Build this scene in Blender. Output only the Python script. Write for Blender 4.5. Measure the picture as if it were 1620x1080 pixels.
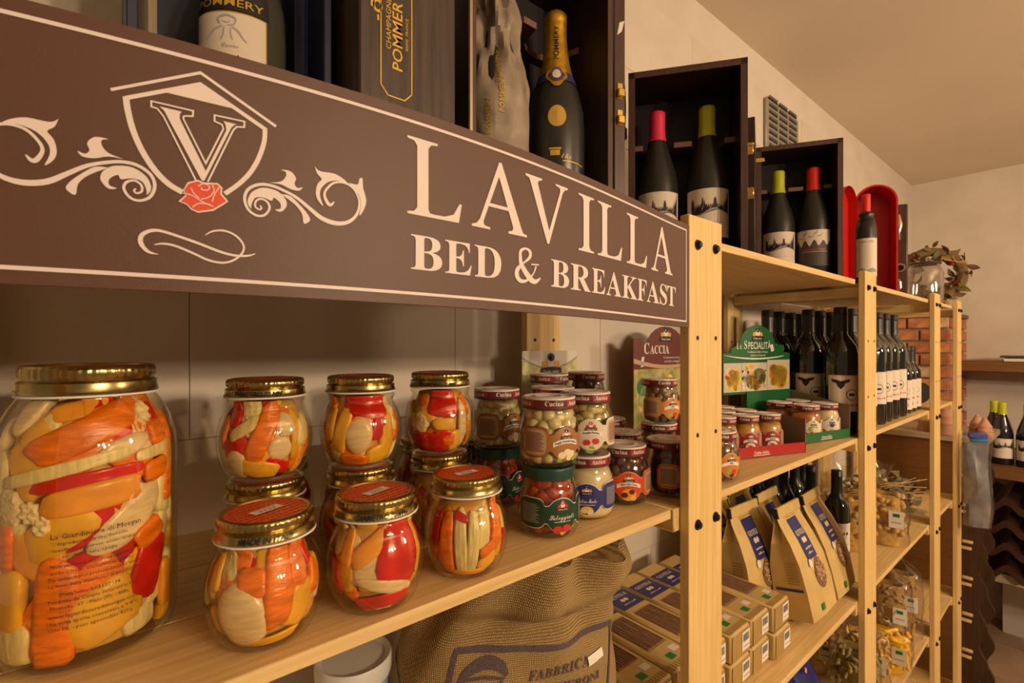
import bpy, bmesh, math, random
from math import sin, cos, pi, radians as R, sqrt, atan2, asin
from mathutils import Vector, Matrix
from mathutils.geometry import tessellate_polygon
random.seed(7)
SC = bpy.context.scene
COL = SC.collection
for o in list(bpy.data.objects): bpy.data.objects.remove(o)
ZC = 1.55                                   # eye height of the camera

# ---------------------------------------------------------------- camera, world, lamps, exposure
cd = bpy.data.cameras.new('camera'); cam = bpy.data.objects.new('camera', cd); COL.objects.link(cam)
cam.location = (0, 0, ZC); cam.rotation_euler = (R(90), 0, R(50.27 - 90))
cd.sensor_width = 36; cd.lens = 36 * 769.6 / 1620; cd.shift_y = 5.8 / 1620; cd.clip_start = .01
cd.dof.use_dof = True; cd.dof.focus_distance = .62; cd.dof.aperture_fstop = 18
SC.camera = cam
w = bpy.data.worlds.new('room_air'); SC.world = w; w.use_nodes = True
w.node_tree.nodes['Background'].inputs[0].default_value = (1, .72, .42, 1)
w.node_tree.nodes['Background'].inputs[1].default_value = .22
def lamp(name, loc, power, radius, col=(1, .74, .47)):
    l = bpy.data.lights.new(name, 'POINT'); l.energy = power; l.shadow_soft_size = radius; l.color = col
    o = bpy.data.objects.new(name, l); COL.objects.link(o); o.location = loc; return o
for i, (x, y, z) in enumerate([(.52, -2.3, 2.02), (.84, -2.4, 2.08), (1.16, -2.3, 2.0), (.84, -2.2, 1.90)]):
    lamp('spot_lamp', (x, y, z), 47, .048)
lamp('ceiling_fill', (2.3, -1.3, 1.95), 42, .12)  # added fill light hung below the ceiling to brighten it, no real fitting
SC.view_settings.view_transform = 'Standard'; SC.view_settings.look = 'None'
SC.view_settings.exposure = 0; SC.view_settings.gamma = 1; SC.view_settings.use_curve_mapping = False
SC.cycles.max_bounces = 8; SC.cycles.diffuse_bounces = 3; SC.cycles.glossy_bounces = 3
SC.cycles.transparent_max_bounces = 40; SC.cycles.caustics_reflective = False; SC.cycles.caustics_refractive = False

# ---------------------------------------------------------------- materials
def lin(c):
    if isinstance(c, str):
        c = [int(c[i:i + 2], 16) / 255 for i in (0, 2, 4)]
        return tuple(x / 12.92 if x <= .04045 else ((x + .055) / 1.055) ** 2.4 for x in c) + (1,)
    return tuple(c) + (1,)
MC = {}
def mat(name, col, rough=.5, metal=0, vary=0, vscale=30, bump=0, bscale=200, stretch=(1, 1, 1), col2=None, spec=.5, coat=0, sss=0):
    if name in MC: return MC[name]
    m = bpy.data.materials.new(name); m.use_nodes = True; MC[name] = m
    nt = m.node_tree; p = nt.nodes['Principled BSDF']
    c = lin(col)
    p.inputs['Base Color'].default_value = c; p.inputs['Roughness'].default_value = rough; p.inputs['Metallic'].default_value = metal
    p.inputs['Specular IOR Level'].default_value = spec; p.inputs['Coat Weight'].default_value = coat; p.inputs['Coat Roughness'].default_value = .08
    if vary or col2 or bump:
        tc = nt.nodes.new('ShaderNodeTexCoord'); mp = nt.nodes.new('ShaderNodeMapping'); mp.inputs['Scale'].default_value = stretch
        nt.links.new(tc.outputs['Object'], mp.inputs['Vector'])
    if vary or col2:
        n = nt.nodes.new('ShaderNodeTexNoise'); n.inputs['Scale'].default_value = vscale; n.inputs['Detail'].default_value = 4
        nt.links.new(mp.outputs[0], n.inputs['Vector'])
        cr = nt.nodes.new('ShaderNodeValToRGB'); c2 = lin(col2) if col2 else tuple(min(1, x * (1 + vary)) for x in c[:3]) + (1,)
        c1 = c if col2 else tuple(x * (1 - vary) for x in c[:3]) + (1,)
        cr.color_ramp.elements[0].position = .35; cr.color_ramp.elements[1].position = .65
        cr.color_ramp.elements[0].color = c1; cr.color_ramp.elements[1].color = c2
        nt.links.new(n.outputs['Fac'], cr.inputs[0]); nt.links.new(cr.outputs[0], p.inputs['Base Color'])
    if bump:
        n2 = nt.nodes.new('ShaderNodeTexNoise'); n2.inputs['Scale'].default_value = bscale; n2.inputs['Detail'].default_value = 3
        nt.links.new(mp.outputs[0], n2.inputs['Vector'])
        b = nt.nodes.new('ShaderNodeBump'); b.inputs['Strength'].default_value = bump; b.inputs['Distance'].default_value = .002
        nt.links.new(n2.outputs['Fac'], b.inputs['Height']); nt.links.new(b.outputs[0], p.inputs['Normal'])
    return m
def glass(name, tint=(1, 1, 1), base=.085, gain=.75, rough=.02):
    if name in MC: return MC[name]
    m = bpy.data.materials.new(name); m.use_nodes = True; MC[name] = m
    nt = m.node_tree; nt.nodes.clear(); N = nt.nodes.new
    t = N('ShaderNodeBsdfTransparent'); t.inputs[0].default_value = tint + (1,)
    g = N('ShaderNodeBsdfGlossy'); g.inputs['Roughness'].default_value = rough
    lw = N('ShaderNodeLayerWeight'); lw.inputs[0].default_value = .5
    pw = N('ShaderNodeMath'); pw.operation = 'POWER'; pw.inputs[1].default_value = 3.5
    ma = N('ShaderNodeMath'); ma.operation = 'MULTIPLY_ADD'; ma.inputs[1].default_value = gain; ma.inputs[2].default_value = base
    mx = N('ShaderNodeMixShader'); out = N('ShaderNodeOutputMaterial'); L = nt.links.new
    L(lw.outputs['Facing'], pw.inputs[0]); L(pw.outputs[0], ma.inputs[0]); L(ma.outputs[0], mx.inputs[0])
    L(t.outputs[0], mx.inputs[1]); L(g.outputs[0], mx.inputs[2]); L(mx.outputs[0], out.inputs[0])
    return m
def wood(name, c1, c2, axis, rough=.5):
    st = [22, 22, 22]; st[axis] = .7
    m = mat(name, c1, rough, vscale=9, col2=c2, stretch=st, bump=.10, bscale=9)
    return m
def weave(name, c1, c2, period, bump):
    m = bpy.data.materials.new(name); m.use_nodes = True; nt = m.node_tree; p = nt.nodes['Principled BSDF']; N = nt.nodes.new; L = nt.links.new
    p.inputs['Roughness'].default_value = .9; p.inputs['Specular IOR Level'].default_value = .1
    tc = N('ShaderNodeTexCoord'); ws = []
    for d in ('X', 'Z'):
        wv = N('ShaderNodeTexWave'); wv.bands_direction = d; wv.inputs['Scale'].default_value = .314 / period
        wv.inputs['Distortion'].default_value = 1.6; wv.inputs['Detail'].default_value = 2; wv.inputs['Detail Scale'].default_value = 2
        L(tc.outputs['Object'], wv.inputs['Vector']); ws.append(wv)
    mx = N('ShaderNodeMath'); mx.operation = 'MULTIPLY'; L(ws[0].outputs['Fac'], mx.inputs[0]); L(ws[1].outputs['Fac'], mx.inputs[1])
    cr = N('ShaderNodeValToRGB'); cr.color_ramp.elements[0].color = lin(c1); cr.color_ramp.elements[1].color = lin(c2); cr.color_ramp.elements[1].position = .6
    L(mx.outputs[0], cr.inputs[0]); L(cr.outputs[0], p.inputs['Base Color'])
    b = N('ShaderNodeBump'); b.inputs['Strength'].default_value = bump; b.inputs['Distance'].default_value = .002; L(mx.outputs[0], b.inputs['Height']); L(b.outputs[0], p.inputs['Normal'])
    return m
pineX = wood('pine_along_x', (.81, .585, .27), (.67, .45, .185), 0); pineY = wood('pine_along_y', (.78, .57, .24), (.64, .44, .17), 1); pineZ = wood('pine_along_z', (.85, .61, .26), (.73, .49, .185), 2)
iron = mat('black_iron', (.02, .018, .016), .45, .6)
white_paint = mat('wall_paint', (.70, .62, .54), .75, vary=.05, vscale=6, bump=.25, bscale=60)
ceil_paint = mat('ceiling_paint', (.76, .66, .53), .9, vary=.03, vscale=2)
gold = mat('gold_metal', (.40, .31, .12), .24, 1, vary=.15, vscale=40)
brass = mat('brass', (.85, .6, .16), .2, 1)
signbrown = mat('sign_brown', (.105, .046, .030), .5, bump=.10, bscale=1500)
cream = mat('cream_print', (.80, .70, .68), .5)
darkwood = mat('dark_stained_wood', (.030, .014, .012), .4, vary=.3, vscale=20, stretch=(6, 6, .6))
darkbox = mat('dark_box_edge', (.075, .036, .028), .4, vary=.2, vscale=20, stretch=(6, 6, .6))
jarglass = glass('jar_glass'); brine = glass('brine', (1, .95, .80), .0, .0)
plastic = glass('cellophane', (.96, .94, .90), .10, .6, .12)
blackglass = mat('dark_bottle_glass', (.008, .009, .007), .07, spec=.7, coat=.5)
matteblack = mat('matte_dark_bottle', (.022, .022, .020), .32, spec=.5)
blackcap = mat('black_capsule', (.012, .012, .013), .35)
white = mat('white_paper', (.82, .78, .72), .6); ink = mat('black_ink', (.015, .013, .015), .6); grayink = mat('gray_ink', (.35, .33, .32), .6)
redprint = mat('red_print', (.62, .03, .025), .5); navy = mat('navy_print', (.025, .028, .16), .5)

# ---------------------------------------------------------------- mesh helpers
def chamfer(sx, sy, sz, b):
    vs, idx = [], {}
    h = (sx / 2, sy / 2, sz / 2)
    for i in (-1, 1):
        for j in (-1, 1):
            for k in (-1, 1):
                s = (i, j, k)
                for a in range(3):
                    v = [s[q] * (h[q] - (0 if q == a else b)) for q in range(3)]
                    idx[s, a] = len(vs); vs.append(tuple(v))
    fs = []
    for a in range(3):
        u, v = (a + 1) % 3, (a + 2) % 3
        for sg in (-1, 1):
            q = []
            for (p, r) in ((-1, -1), (1, -1), (1, 1), (-1, 1)):
                s = [0, 0, 0]; s[a] = sg; s[u] = p; s[v] = r; q.append(idx[tuple(s), a])
            fs.append(q)
        for p in (-1, 1):
            for r in (-1, 1):
                s0 = [0, 0, 0]; s1 = [0, 0, 0]; s0[a], s1[a] = -1, 1
                for s in (s0, s1): s[u] = p; s[v] = r
                fs.append([idx[tuple(s0), u], idx[tuple(s1), u], idx[tuple(s1), v], idx[tuple(s0), v]])
    for i in (-1, 1):
        for j in (-1, 1):
            for k in (-1, 1): fs.append([idx[(i, j, k), a] for a in range(3)])
    return vs, fs
BOXF = [(0, 1, 3, 2), (4, 6, 7, 5), (0, 4, 5, 1), (2, 3, 7, 6), (0, 2, 6, 4), (1, 5, 7, 3)]
class MB:
    def __init__(s, recalc=True): s.v = []; s.f = []; s.mi = []; s.mats = []; s.recalc = recalc
    def mid(s, m):
        if m not in s.mats: s.mats.append(m)
        return s.mats.index(m)
    def add(s, vs, fs, m, T=None):
        o = len(s.v); k = s.mid(m)
        s.v += [tuple(T @ Vector(v)) for v in vs] if T else [tuple(v) for v in vs]
        for f in fs: s.f.append([i + o for i in f]); s.mi.append(k)
        return s
    def box(s, c, d, m, b=0, T=None):
        if b: vs, fs = chamfer(*d, b)
        else: vs = [(i * d[0] / 2, j * d[1] / 2, k * d[2] / 2) for i in (-1, 1) for j in (-1, 1) for k in (-1, 1)]; fs = BOXF
        M = Matrix.Translation(c)
        return s.add(vs, fs, m, T @ M if T else M)
    def lathe(s, prof, m, n=28, T=None, rib=None):
        vs, fs = [], []
        for i, (r, z) in enumerate(prof):
            for k in range(n):
                a = 2 * pi * k / n; rr = max(r, 1e-5) + (rib(i, k) if rib else 0)
                vs.append((rr * sin(a), -rr * cos(a), z))
        for i in range(len(prof) - 1):
            for k in range(n): fs.append((i * n + k, i * n + (k + 1) % n, (i + 1) * n + (k + 1) % n, (i + 1) * n + k))
        return s.add(vs, fs, m, T)
    def grid(s, fn, nu, nv, m, T=None, closed=False):
        vs = [fn(i / nu, j / nv) for j in range(nv + 1) for i in range(nu + 1)]; n = nu + 1
        fs = [(j * n + i, j * n + i + 1, (j + 1) * n + i + 1, (j + 1) * n + i) for j in range(nv) for i in range(nu)]
        return s.add(vs, fs, m, T)
    def tube(s, pts, r, m, n=8, T=None):
        vs, fs = [], []; P = [Vector(p) for p in pts]
        for i, p in enumerate(P):
            d = (P[min(i + 1, len(P) - 1)] - P[max(i - 1, 0)]).normalized()
            a = d.orthogonal().normalized(); b = d.cross(a); rr = r[i] if isinstance(r, (list, tuple)) else r
            if i:  # keep frames aligned
                a = (pa - d * pa.dot(d)).normalized(); b = d.cross(a)
            pa = a
            for k in range(n): vs.append(tuple(p + a * rr * cos(2 * pi * k / n) + b * rr * sin(2 * pi * k / n)))
        for i in range(len(P) - 1):
            for k in range(n): fs.append((i * n + k, i * n + (k + 1) % n, (i + 1) * n + (k + 1) % n, (i + 1) * n + k))
        fs.append(list(range(n))[::-1]); fs.append([(len(P) - 1) * n + k for k in range(n)])
        return s.add(vs, fs, m, T)
    def ball(s, c, r, m, nu=12, nv=8, T=None, sq=(1, 1, 1)):
        prof = [(r * sin(pi * i / nv), -r * cos(pi * i / nv)) for i in range(nv + 1)]
        M = Matrix.Translation(c) @ Matrix.Diagonal((sq[0], sq[1], sq[2], 1))
        return s.lathe(prof, m, nu, T @ M if T else M)
    def build(s, name, parent=None, loc=(0, 0, 0), rot=(0, 0, 0), smooth=38, kind=None):
        me = bpy.data.meshes.new(name); me.from_pydata(s.v, [], s.f)
        for m in s.mats: me.materials.append(m)
        me.polygons.foreach_set('material_index', s.mi)
        if s.recalc:
            bm = bmesh.new(); bm.from_mesh(me); bmesh.ops.remove_doubles(bm, verts=bm.verts, dist=2e-6); bmesh.ops.recalc_face_normals(bm, faces=bm.faces); bm.to_mesh(me); bm.free()
        if smooth:
            me.polygons.foreach_set('use_smooth', [True] * len(me.polygons)); me.set_sharp_from_angle(angle=R(smooth))
        o = bpy.data.objects.new(name, me); COL.objects.link(o); o.location = loc; o.rotation_euler = rot
        if parent: o.parent = parent
        if kind: o['kind'] = kind
        return o
def tag(o, label, cat, group=None):
    o['label'] = label; o['category'] = cat
    if group: o['group'] = group
    return o
def thing(name, label, cat, loc=(0, 0, 0), rz=0, group=None, rot=None):
    o = bpy.data.objects.new(name, None); COL.objects.link(o); o.location = loc; o.rotation_euler = rot or (0, 0, rz); o.empty_display_size = .02
    return tag(o, label, cat, group)
def dup(root, loc, rz, label, group=None, scale=None):
    def cp(o, par):
        c = o.copy(); COL.objects.link(c)
        if par: c.parent = par
        for ch in o.children: cp(ch, c)
        return c
    r = cp(root, None); r.location = loc; r.rotation_euler[2] = rz; r['label'] = label
    if group: r['group'] = group
    if scale: r.scale = scale
    return r
def struct(o): o['kind'] = 'structure'; return o
def face(x, y, tw=0): return atan2(-x, y) + tw          # turn a thing's front (local -y) towards the photographer's side of the room
ORD = ['first', 'second', 'third', 'fourth', 'fifth', 'sixth', 'seventh', 'eighth', 'ninth']

# ---- flat print: everything is a list of (verts2d, faces)
TXT = {}
def serif(t): return ''.join(chr(0x1D400 + ord(c) - 65) if 'A' <= c <= 'Z' else chr(0x1D41A + ord(c) - 97) if 'a' <= c <= 'z' else c for c in t)
def script(t): return ''.join(chr(0x1D4D0 + ord(c) - 65) if 'A' <= c <= 'Z' else chr(0x1D4EA + ord(c) - 97) if 'a' <= c <= 'z' else c for c in t)
def text(body, size, x=0, y=0, align='C', sx=1, res=2, bold=0, ital=0):
    k = (body, res, bold)
    if k not in TXT:
        c = bpy.data.curves.new('lettering', 'FONT'); c.body = body; c.resolution_u = res; c.offset = bold
        o = bpy.data.objects.new('lettering', c); COL.objects.link(o)
        dg = bpy.context.evaluated_depsgraph_get(); me = bpy.data.meshes.new_from_object(o.evaluated_get(dg))
        TXT[k] = ([(v.co.x, v.co.y) for v in me.vertices], [list(p.vertices) for p in me.polygons])
        bpy.data.objects.remove(o); bpy.data.curves.remove(c); bpy.data.meshes.remove(me)
    vs, fs = TXT[k]; xs = [v[0] for v in vs]; x0, x1 = min(xs), max(xs)
    ax = {'C': (x0 + x1) / 2, 'L': x0, 'R': x1}[align]
    return [(x + (v[0] - ax + ital * v[1]) * size * sx, y + v[1] * size) for v in vs], fs
def poly(pts):
    t = tessellate_polygon([[Vector((p[0], p[1], 0)) for p in pts]])
    return [tuple(p) for p in pts], [list(f) for f in t]
def rect(x0, y0, x1, y1, n=6):
    vs = [(x0 + (x1 - x0) * i / n, y) for y in (y0, y1) for i in range(n + 1)]
    return vs, [(i, i + 1, n + 2 + i, n + 1 + i) for i in range(n)]
def strip(x0, x1, top, bot, n=20):
    xs = [x0 + (x1 - x0) * i / n for i in range(n + 1)]
    vs = [(x, bot(x)) for x in xs] + [(x, top(x)) for x in xs]
    return vs, [(i, i + 1, n + 2 + i, n + 1 + i) for i in range(n)]
def disc(cx, cy, rx, ry=None, n=20):
    ry = ry or rx
    return strip(cx - rx, cx + rx, lambda x: cy + ry * sqrt(max(0, 1 - ((x - cx) / rx) ** 2)), lambda x: cy - ry * sqrt(max(0, 1 - ((x - cx) / rx) ** 2)), n)
def smooth_path(p, k=4):
    o = []
    for i in range(len(p) - 1):
        a, b, c, d = p[max(i - 1, 0)], p[i], p[i + 1], p[min(i + 2, len(p) - 1)]
        for j in range(k):
            t = j / k
            o.append(tuple(.5 * (2 * b[q] + (c[q] - a[q]) * t + (2 * a[q] - 5 * b[q] + 4 * c[q] - d[q]) * t * t + (3 * b[q] - a[q] - 3 * c[q] + d[q]) * t ** 3) for q in range(len(b))))
    return o + [p[-1]]
def stroke(p, width=None, smooth=0, closed=False):
    if smooth: p = smooth_path(p, smooth)
    vs = []; n = len(p)
    for i in range(n):
        a, b, c = p[i - 1 if i or closed else 0], p[i], p[(i + 1) % n if i < n - 1 or closed else n - 1]
        d1 = Vector((b[0] - a[0], b[1] - a[1])); d2 = Vector((c[0] - b[0], c[1] - b[1]))
        if d1.length < 1e-9: d1 = d2
        if d2.length < 1e-9: d2 = d1
        n1 = Vector((-d1.y, d1.x)).normalized(); n2 = Vector((-d2.y, d2.x)).normalized()
        nn = (n1 + n2); nn = nn.normalized() if nn.length > 1e-6 else n1
        wd = (width or b[2]) / 2 / max(.35, nn.dot(n1))
        vs += [(b[0] + nn.x * wd, b[1] + nn.y * wd), (b[0] - nn.x * wd, b[1] - nn.y * wd)]
    m = n if closed else n - 1
    return vs, [(2 * i, 2 * i + 1, 2 * ((i + 1) % n) + 1, 2 * ((i + 1) % n)) for i in range(m)]
def scribble(x, z, wd, h, seed=0):
    q = random.Random(seed); vs, fs = [], []; c = x - wd / 2       # small print too fine to read: a row of short uneven strokes
    while c < x + wd / 2:
        l = q.uniform(.25, .8) * h; t = q.choice([.6, .6, .75, 1.0]) * h; o = len(vs)
        vs += [(c, z), (c + l, z), (c + l, z + t), (c, z + t)]; fs.append((o, o + 1, o + 2, o + 3)); c += l + (.22 * h if q.random() < .8 else .6 * h)
    return vs, fs
def sub(shape, n=3, mx=.008):
    vs, fs = shape; bm = bmesh.new(); bv = [bm.verts.new((a[0], a[1], 0)) for a in vs]
    for f in fs:
        try: bm.faces.new([bv[i] for i in f])
        except ValueError: pass
    bmesh.ops.subdivide_edges(bm, edges=[e for e in bm.edges if e.calc_length() > mx], cuts=n, use_grid_fill=True); bmesh.ops.triangulate(bm, faces=bm.faces)
    bm.verts.index_update(); r = [(v.co.x, v.co.y) for v in bm.verts], [[v.index for v in f.verts] for f in bm.faces]; bm.free(); return r
def printed(mb, shape, m, mp): mb.add([mp(*v) for v in shape[0]], shape[1], m)
def cylmap(rf, off, phi0=0, z0=0, Rr=None):
    def f(s, z):
        zz = z0 + z; r = rf(zz) + off; a = phi0 + s / (Rr or rf(z0))
        return (r * sin(a), -r * cos(a), zz)
    return f
def flatmap(y, x0=0, z0=0): return lambda s, z: (x0 + s, y, z0 + z)
def topmap(z, x0=0, y0=0, rot=0): return lambda s, t: (x0 + s * cos(rot) - t * sin(rot), y0 + s * sin(rot) + t * cos(rot), z)
def prof_r(prof):
    def f(z):
        for (r0, z0), (r1, z1) in zip(prof, prof[1:]):
            if z0 <= z <= z1 and z1 > z0: return r0 + (r1 - r0) * (z - z0) / (z1 - z0)
        return prof[-1][0] if z > prof[-1][1] else prof[0][0]
    return f

# ---------------------------------------------------------------- the room
WY, EX, CZ = .739, 3.86, 2.545
XL, YF = -1.6, -1.9
m = MB(); m.box(((XL + EX) / 2, (YF + WY) / 2, -.04), (EX - XL + .4, WY - YF + .4, .08), mat('floor_screed', (.30, .20, .14), .6, vary=.25, vscale=3))
fl = struct(m.build('floor', smooth=0))
tile = mat('floor_tile', (.42, .29, .20), .45, vary=.15, vscale=4)
for i in range(7):
    for j in range(4):
        if j == 3 and i < 3: continue
        m = MB(); m.box((0, 0, 0), (.328, .328, .012), tile, .002)
        if i + j == 0: tm = m.build('tile', fl, smooth=0); to = tm
        else: to = tm.copy(); COL.objects.link(to)
        to.location = (EX - .17 - i * .333, WY - .17 - j * .333 - .3, .005)
m = MB(); m.box(((XL + EX) / 2, (YF + WY) / 2, CZ + .05), (EX - XL + .4, WY - YF + .4, .1), ceil_paint); struct(m.build('ceiling', smooth=0))
m = MB(); m.box(((XL + EX) / 2, WY + .06, CZ / 2), (EX - XL + .4, .116, CZ), white_paint); wb = struct(m.build('wall_back', smooth=0))
m = MB(); m.box(((XL + EX) / 2 * 0 + EX + .06, (YF + WY) / 2 + .1, CZ / 2), (.12, WY - YF + .2, CZ), white_paint); we = struct(m.build('wall_end', smooth=0))
# painted blocks of the back wall: 0.4 x 0.2 m, half bond, faint recessed joints
m = MB(); m.box((0, 0, 0), (.3992, .006, .1992), white_paint, .0007); blk = m.build('block', wb, smooth=0); first = True
for r in range(12):
    z = .1 + r * .2 + .03
    if z < .85: continue
    for c in range(-1, 10):
        x = -.32 + c * .4 + (.2 if r % 2 else 0)
        if x > 3.7: continue
        o = blk if first else blk.copy()
        if not first: COL.objects.link(o)
        first = False; o.location = (x, WY + .0012 + random.uniform(0, .0009), z)
# brick pier beside the end wall
brickm = [mat('brick_a', (.40, .14, .06), .8, vary=.25, vscale=25, bump=.4, bscale=80), mat('brick_b', (.50, .20, .09), .8, vary=.25, vscale=25, bump=.4, bscale=80), mat('brick_c', (.58, .36, .22), .8, vary=.2, vscale=25, bump=.4, bscale=80)]
PX, PY, PZ = 3.37, .49, 1.70
m = MB(); m.box(((PX + EX) / 2 + .01, (PY + WY) / 2 + .005, PZ / 2), (EX - PX - .02, WY - PY - .01, PZ), mat('mortar', (.34, .27, .20), .9, vary=.2, vscale=30)); pier = struct(m.build('brick_pillar', smooth=0))
pier['label'] = 'low pillar of red bricks with pale mortar at the end of the racks'
bme = {}
def brick(x, y, z, sx, sy, k):
    key = (round(sx, 3), round(sy, 3), k)
    if key not in bme:
        m = MB(); m.box((0, 0, 0), (sx, sy, .054), brickm[k], .003); o = m.build('brick', pier, smooth=0); bme[key] = o
    else:
        o = bme[key].copy(); COL.objects.link(o)
    o.location = (x, y, z)
for r in range(22):
    z = .25 + .033 + r * .066
    if z > PZ - .03: break
    ys = [(WY - PY) * .5] * 2 if r % 2 == 0 else [.06, .118, .071]
    y = PY
    for wdt in ys:
        brick(PX + .006, y + wdt / 2, z, .016, wdt - .01, random.choice([0, 0, 1, 1, 2])); y += wdt
    x = PX
    for wdt in ([.24, .25] if r % 2 == 0 else [.12, .24, .13]):
        brick(x + wdt / 2 + .012, PY + .006, z, wdt - .012, .016, random.choice([0, 1, 1, 2])); x += wdt
m = MB(); m.box(((PX + EX) / 2, (PY + WY) / 2, PZ + .012), (EX - PX + .02, WY - PY + .02, .022), mat('pier_cap', (.18, .10, .05), .6), .003); struct(m.build('trim_1', smooth=0))
# vent grille on the back wall
gm = mat('vent_grey', (.36, .33, .29), .45, .3)
gx0, gx1, gz0, gz1 = 1.742, 2.025, 2.215, 2.405
vt = thing('vent_grille', 'grey metal vent grille with slanted slots high on the wall', 'vent', ((gx0 + gx1) / 2, WY - .003, gz0))
W_, H_ = gx1 - gx0, gz1 - gz0
m = MB(); m.box((0, -.004, H_ / 2), (W_, .008, H_), gm, .002); m.build('faceplate', vt)
m = MB(); m.box((0, .001, 0), (.0675, .005, .007), mat('vent_dark', (.02, .018, .015), .8))
m.box((0, -.003, .0065), (.0675, .008, .003), gm, 0, Matrix.Rotation(R(-25), 4, 'X'))
s0 = m.build('slot', vt, smooth=0); k = 0
for c in range(3):
    for r in range(8):
        o = s0 if k == 0 else s0.copy()
        if k: COL.objects.link(o)
        k += 1; o.location = (-.085 + c * .085, -.0085, .028 + r * .0235); o.rotation_euler = (0, R(0), 0)

# ---------------------------------------------------------------- the pine rack
POSTS = [-.177, .608, 1.393, 2.172, 2.592]; PW, PT = .0903, .0144; YFR, YBK = .3546, .6887
LEV = [1.707, 1.327, .933, .548, .16]; PH = 1.729
rack = thing('shelving_rack', 'long open rack of pale pine posts and plank shelves along the wall', 'shelving', (0, 0, 0))
hole = mat('screw_hole_dark', (.05, .02, .01), .9)
def post(x, y, front):
    m = MB(); m.box((x + PW / 2, y + PT / 2, PH / 2), (PW, PT, PH), pineZ, .0012); p = m.build('post', rack)
    for z in ((1.55 + .010, 1.55 - .125) if x > .1 else ()):
        for q in (.0215, .0715):
            m = MB(); m.lathe([(0, 0), (.0032, 0), (.0032, .001), (0, .001)], hole, 10, Matrix.Translation((x + q, y + .0004, z)) @ Matrix.Rotation(R(90), 4, 'X')); m.build('screw_hole', p)
    if front and x > .1:
        for i, lz in enumerate(LEV):
            z0 = lz - (.018 if i == 0 else .026)
            for q in (.0215, .0705):
                m = MB(); T = Matrix.Translation((x + q, y, z0)) @ Matrix.Rotation(R(90), 4, 'X')
                m.lathe([(0, .0062), (.0042, .0056), (.0058, .0035), (.006, .0), (0, 0)], iron, 6, T); m.lathe([(0, .0018), (.0072, .0015), (.0075, 0), (0, 0)], iron, 12, T)
                m.build('bolt', p)
for x in POSTS:
    post(x, YFR, True); post(x, YBK, False)
SY0, SY1 = YFR + PT, YBK
for li, z in enumerate(LEV):
    th = .0125
    for i, x in enumerate(POSTS):
        m = MB(); zz = z - .0015 - .016 if li else z - .0125 - .014
        hh = .032 if li else .026
        m.box((x + PW / 2, (SY0 + SY1) / 2, zz), ((.118 if li else .03), SY1 - SY0 - .001, hh), pineY, .0015); m.build('crossbar', rack)
    for i in range(4):
        x0, x1 = POSTS[i] + (.112 if li else .062), POSTS[i + 1] - (.0215 if li else .0275)
        if not li:
            x0, x1 = POSTS[i] + PW - .012, POSTS[i + 1] - .0215
        m = MB(); sh = None
        wy = (SY1 - SY0 - .006) / 3
        for k in range(3):
            m = MB(); m.box(((x0 + x1) / 2, SY0 + wy / 2 + k * (wy + .003), z - th / 2), (x1 - x0, wy, th), pineX, .001)
            o = m.build('shelf_plank', sh or rack)

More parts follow.
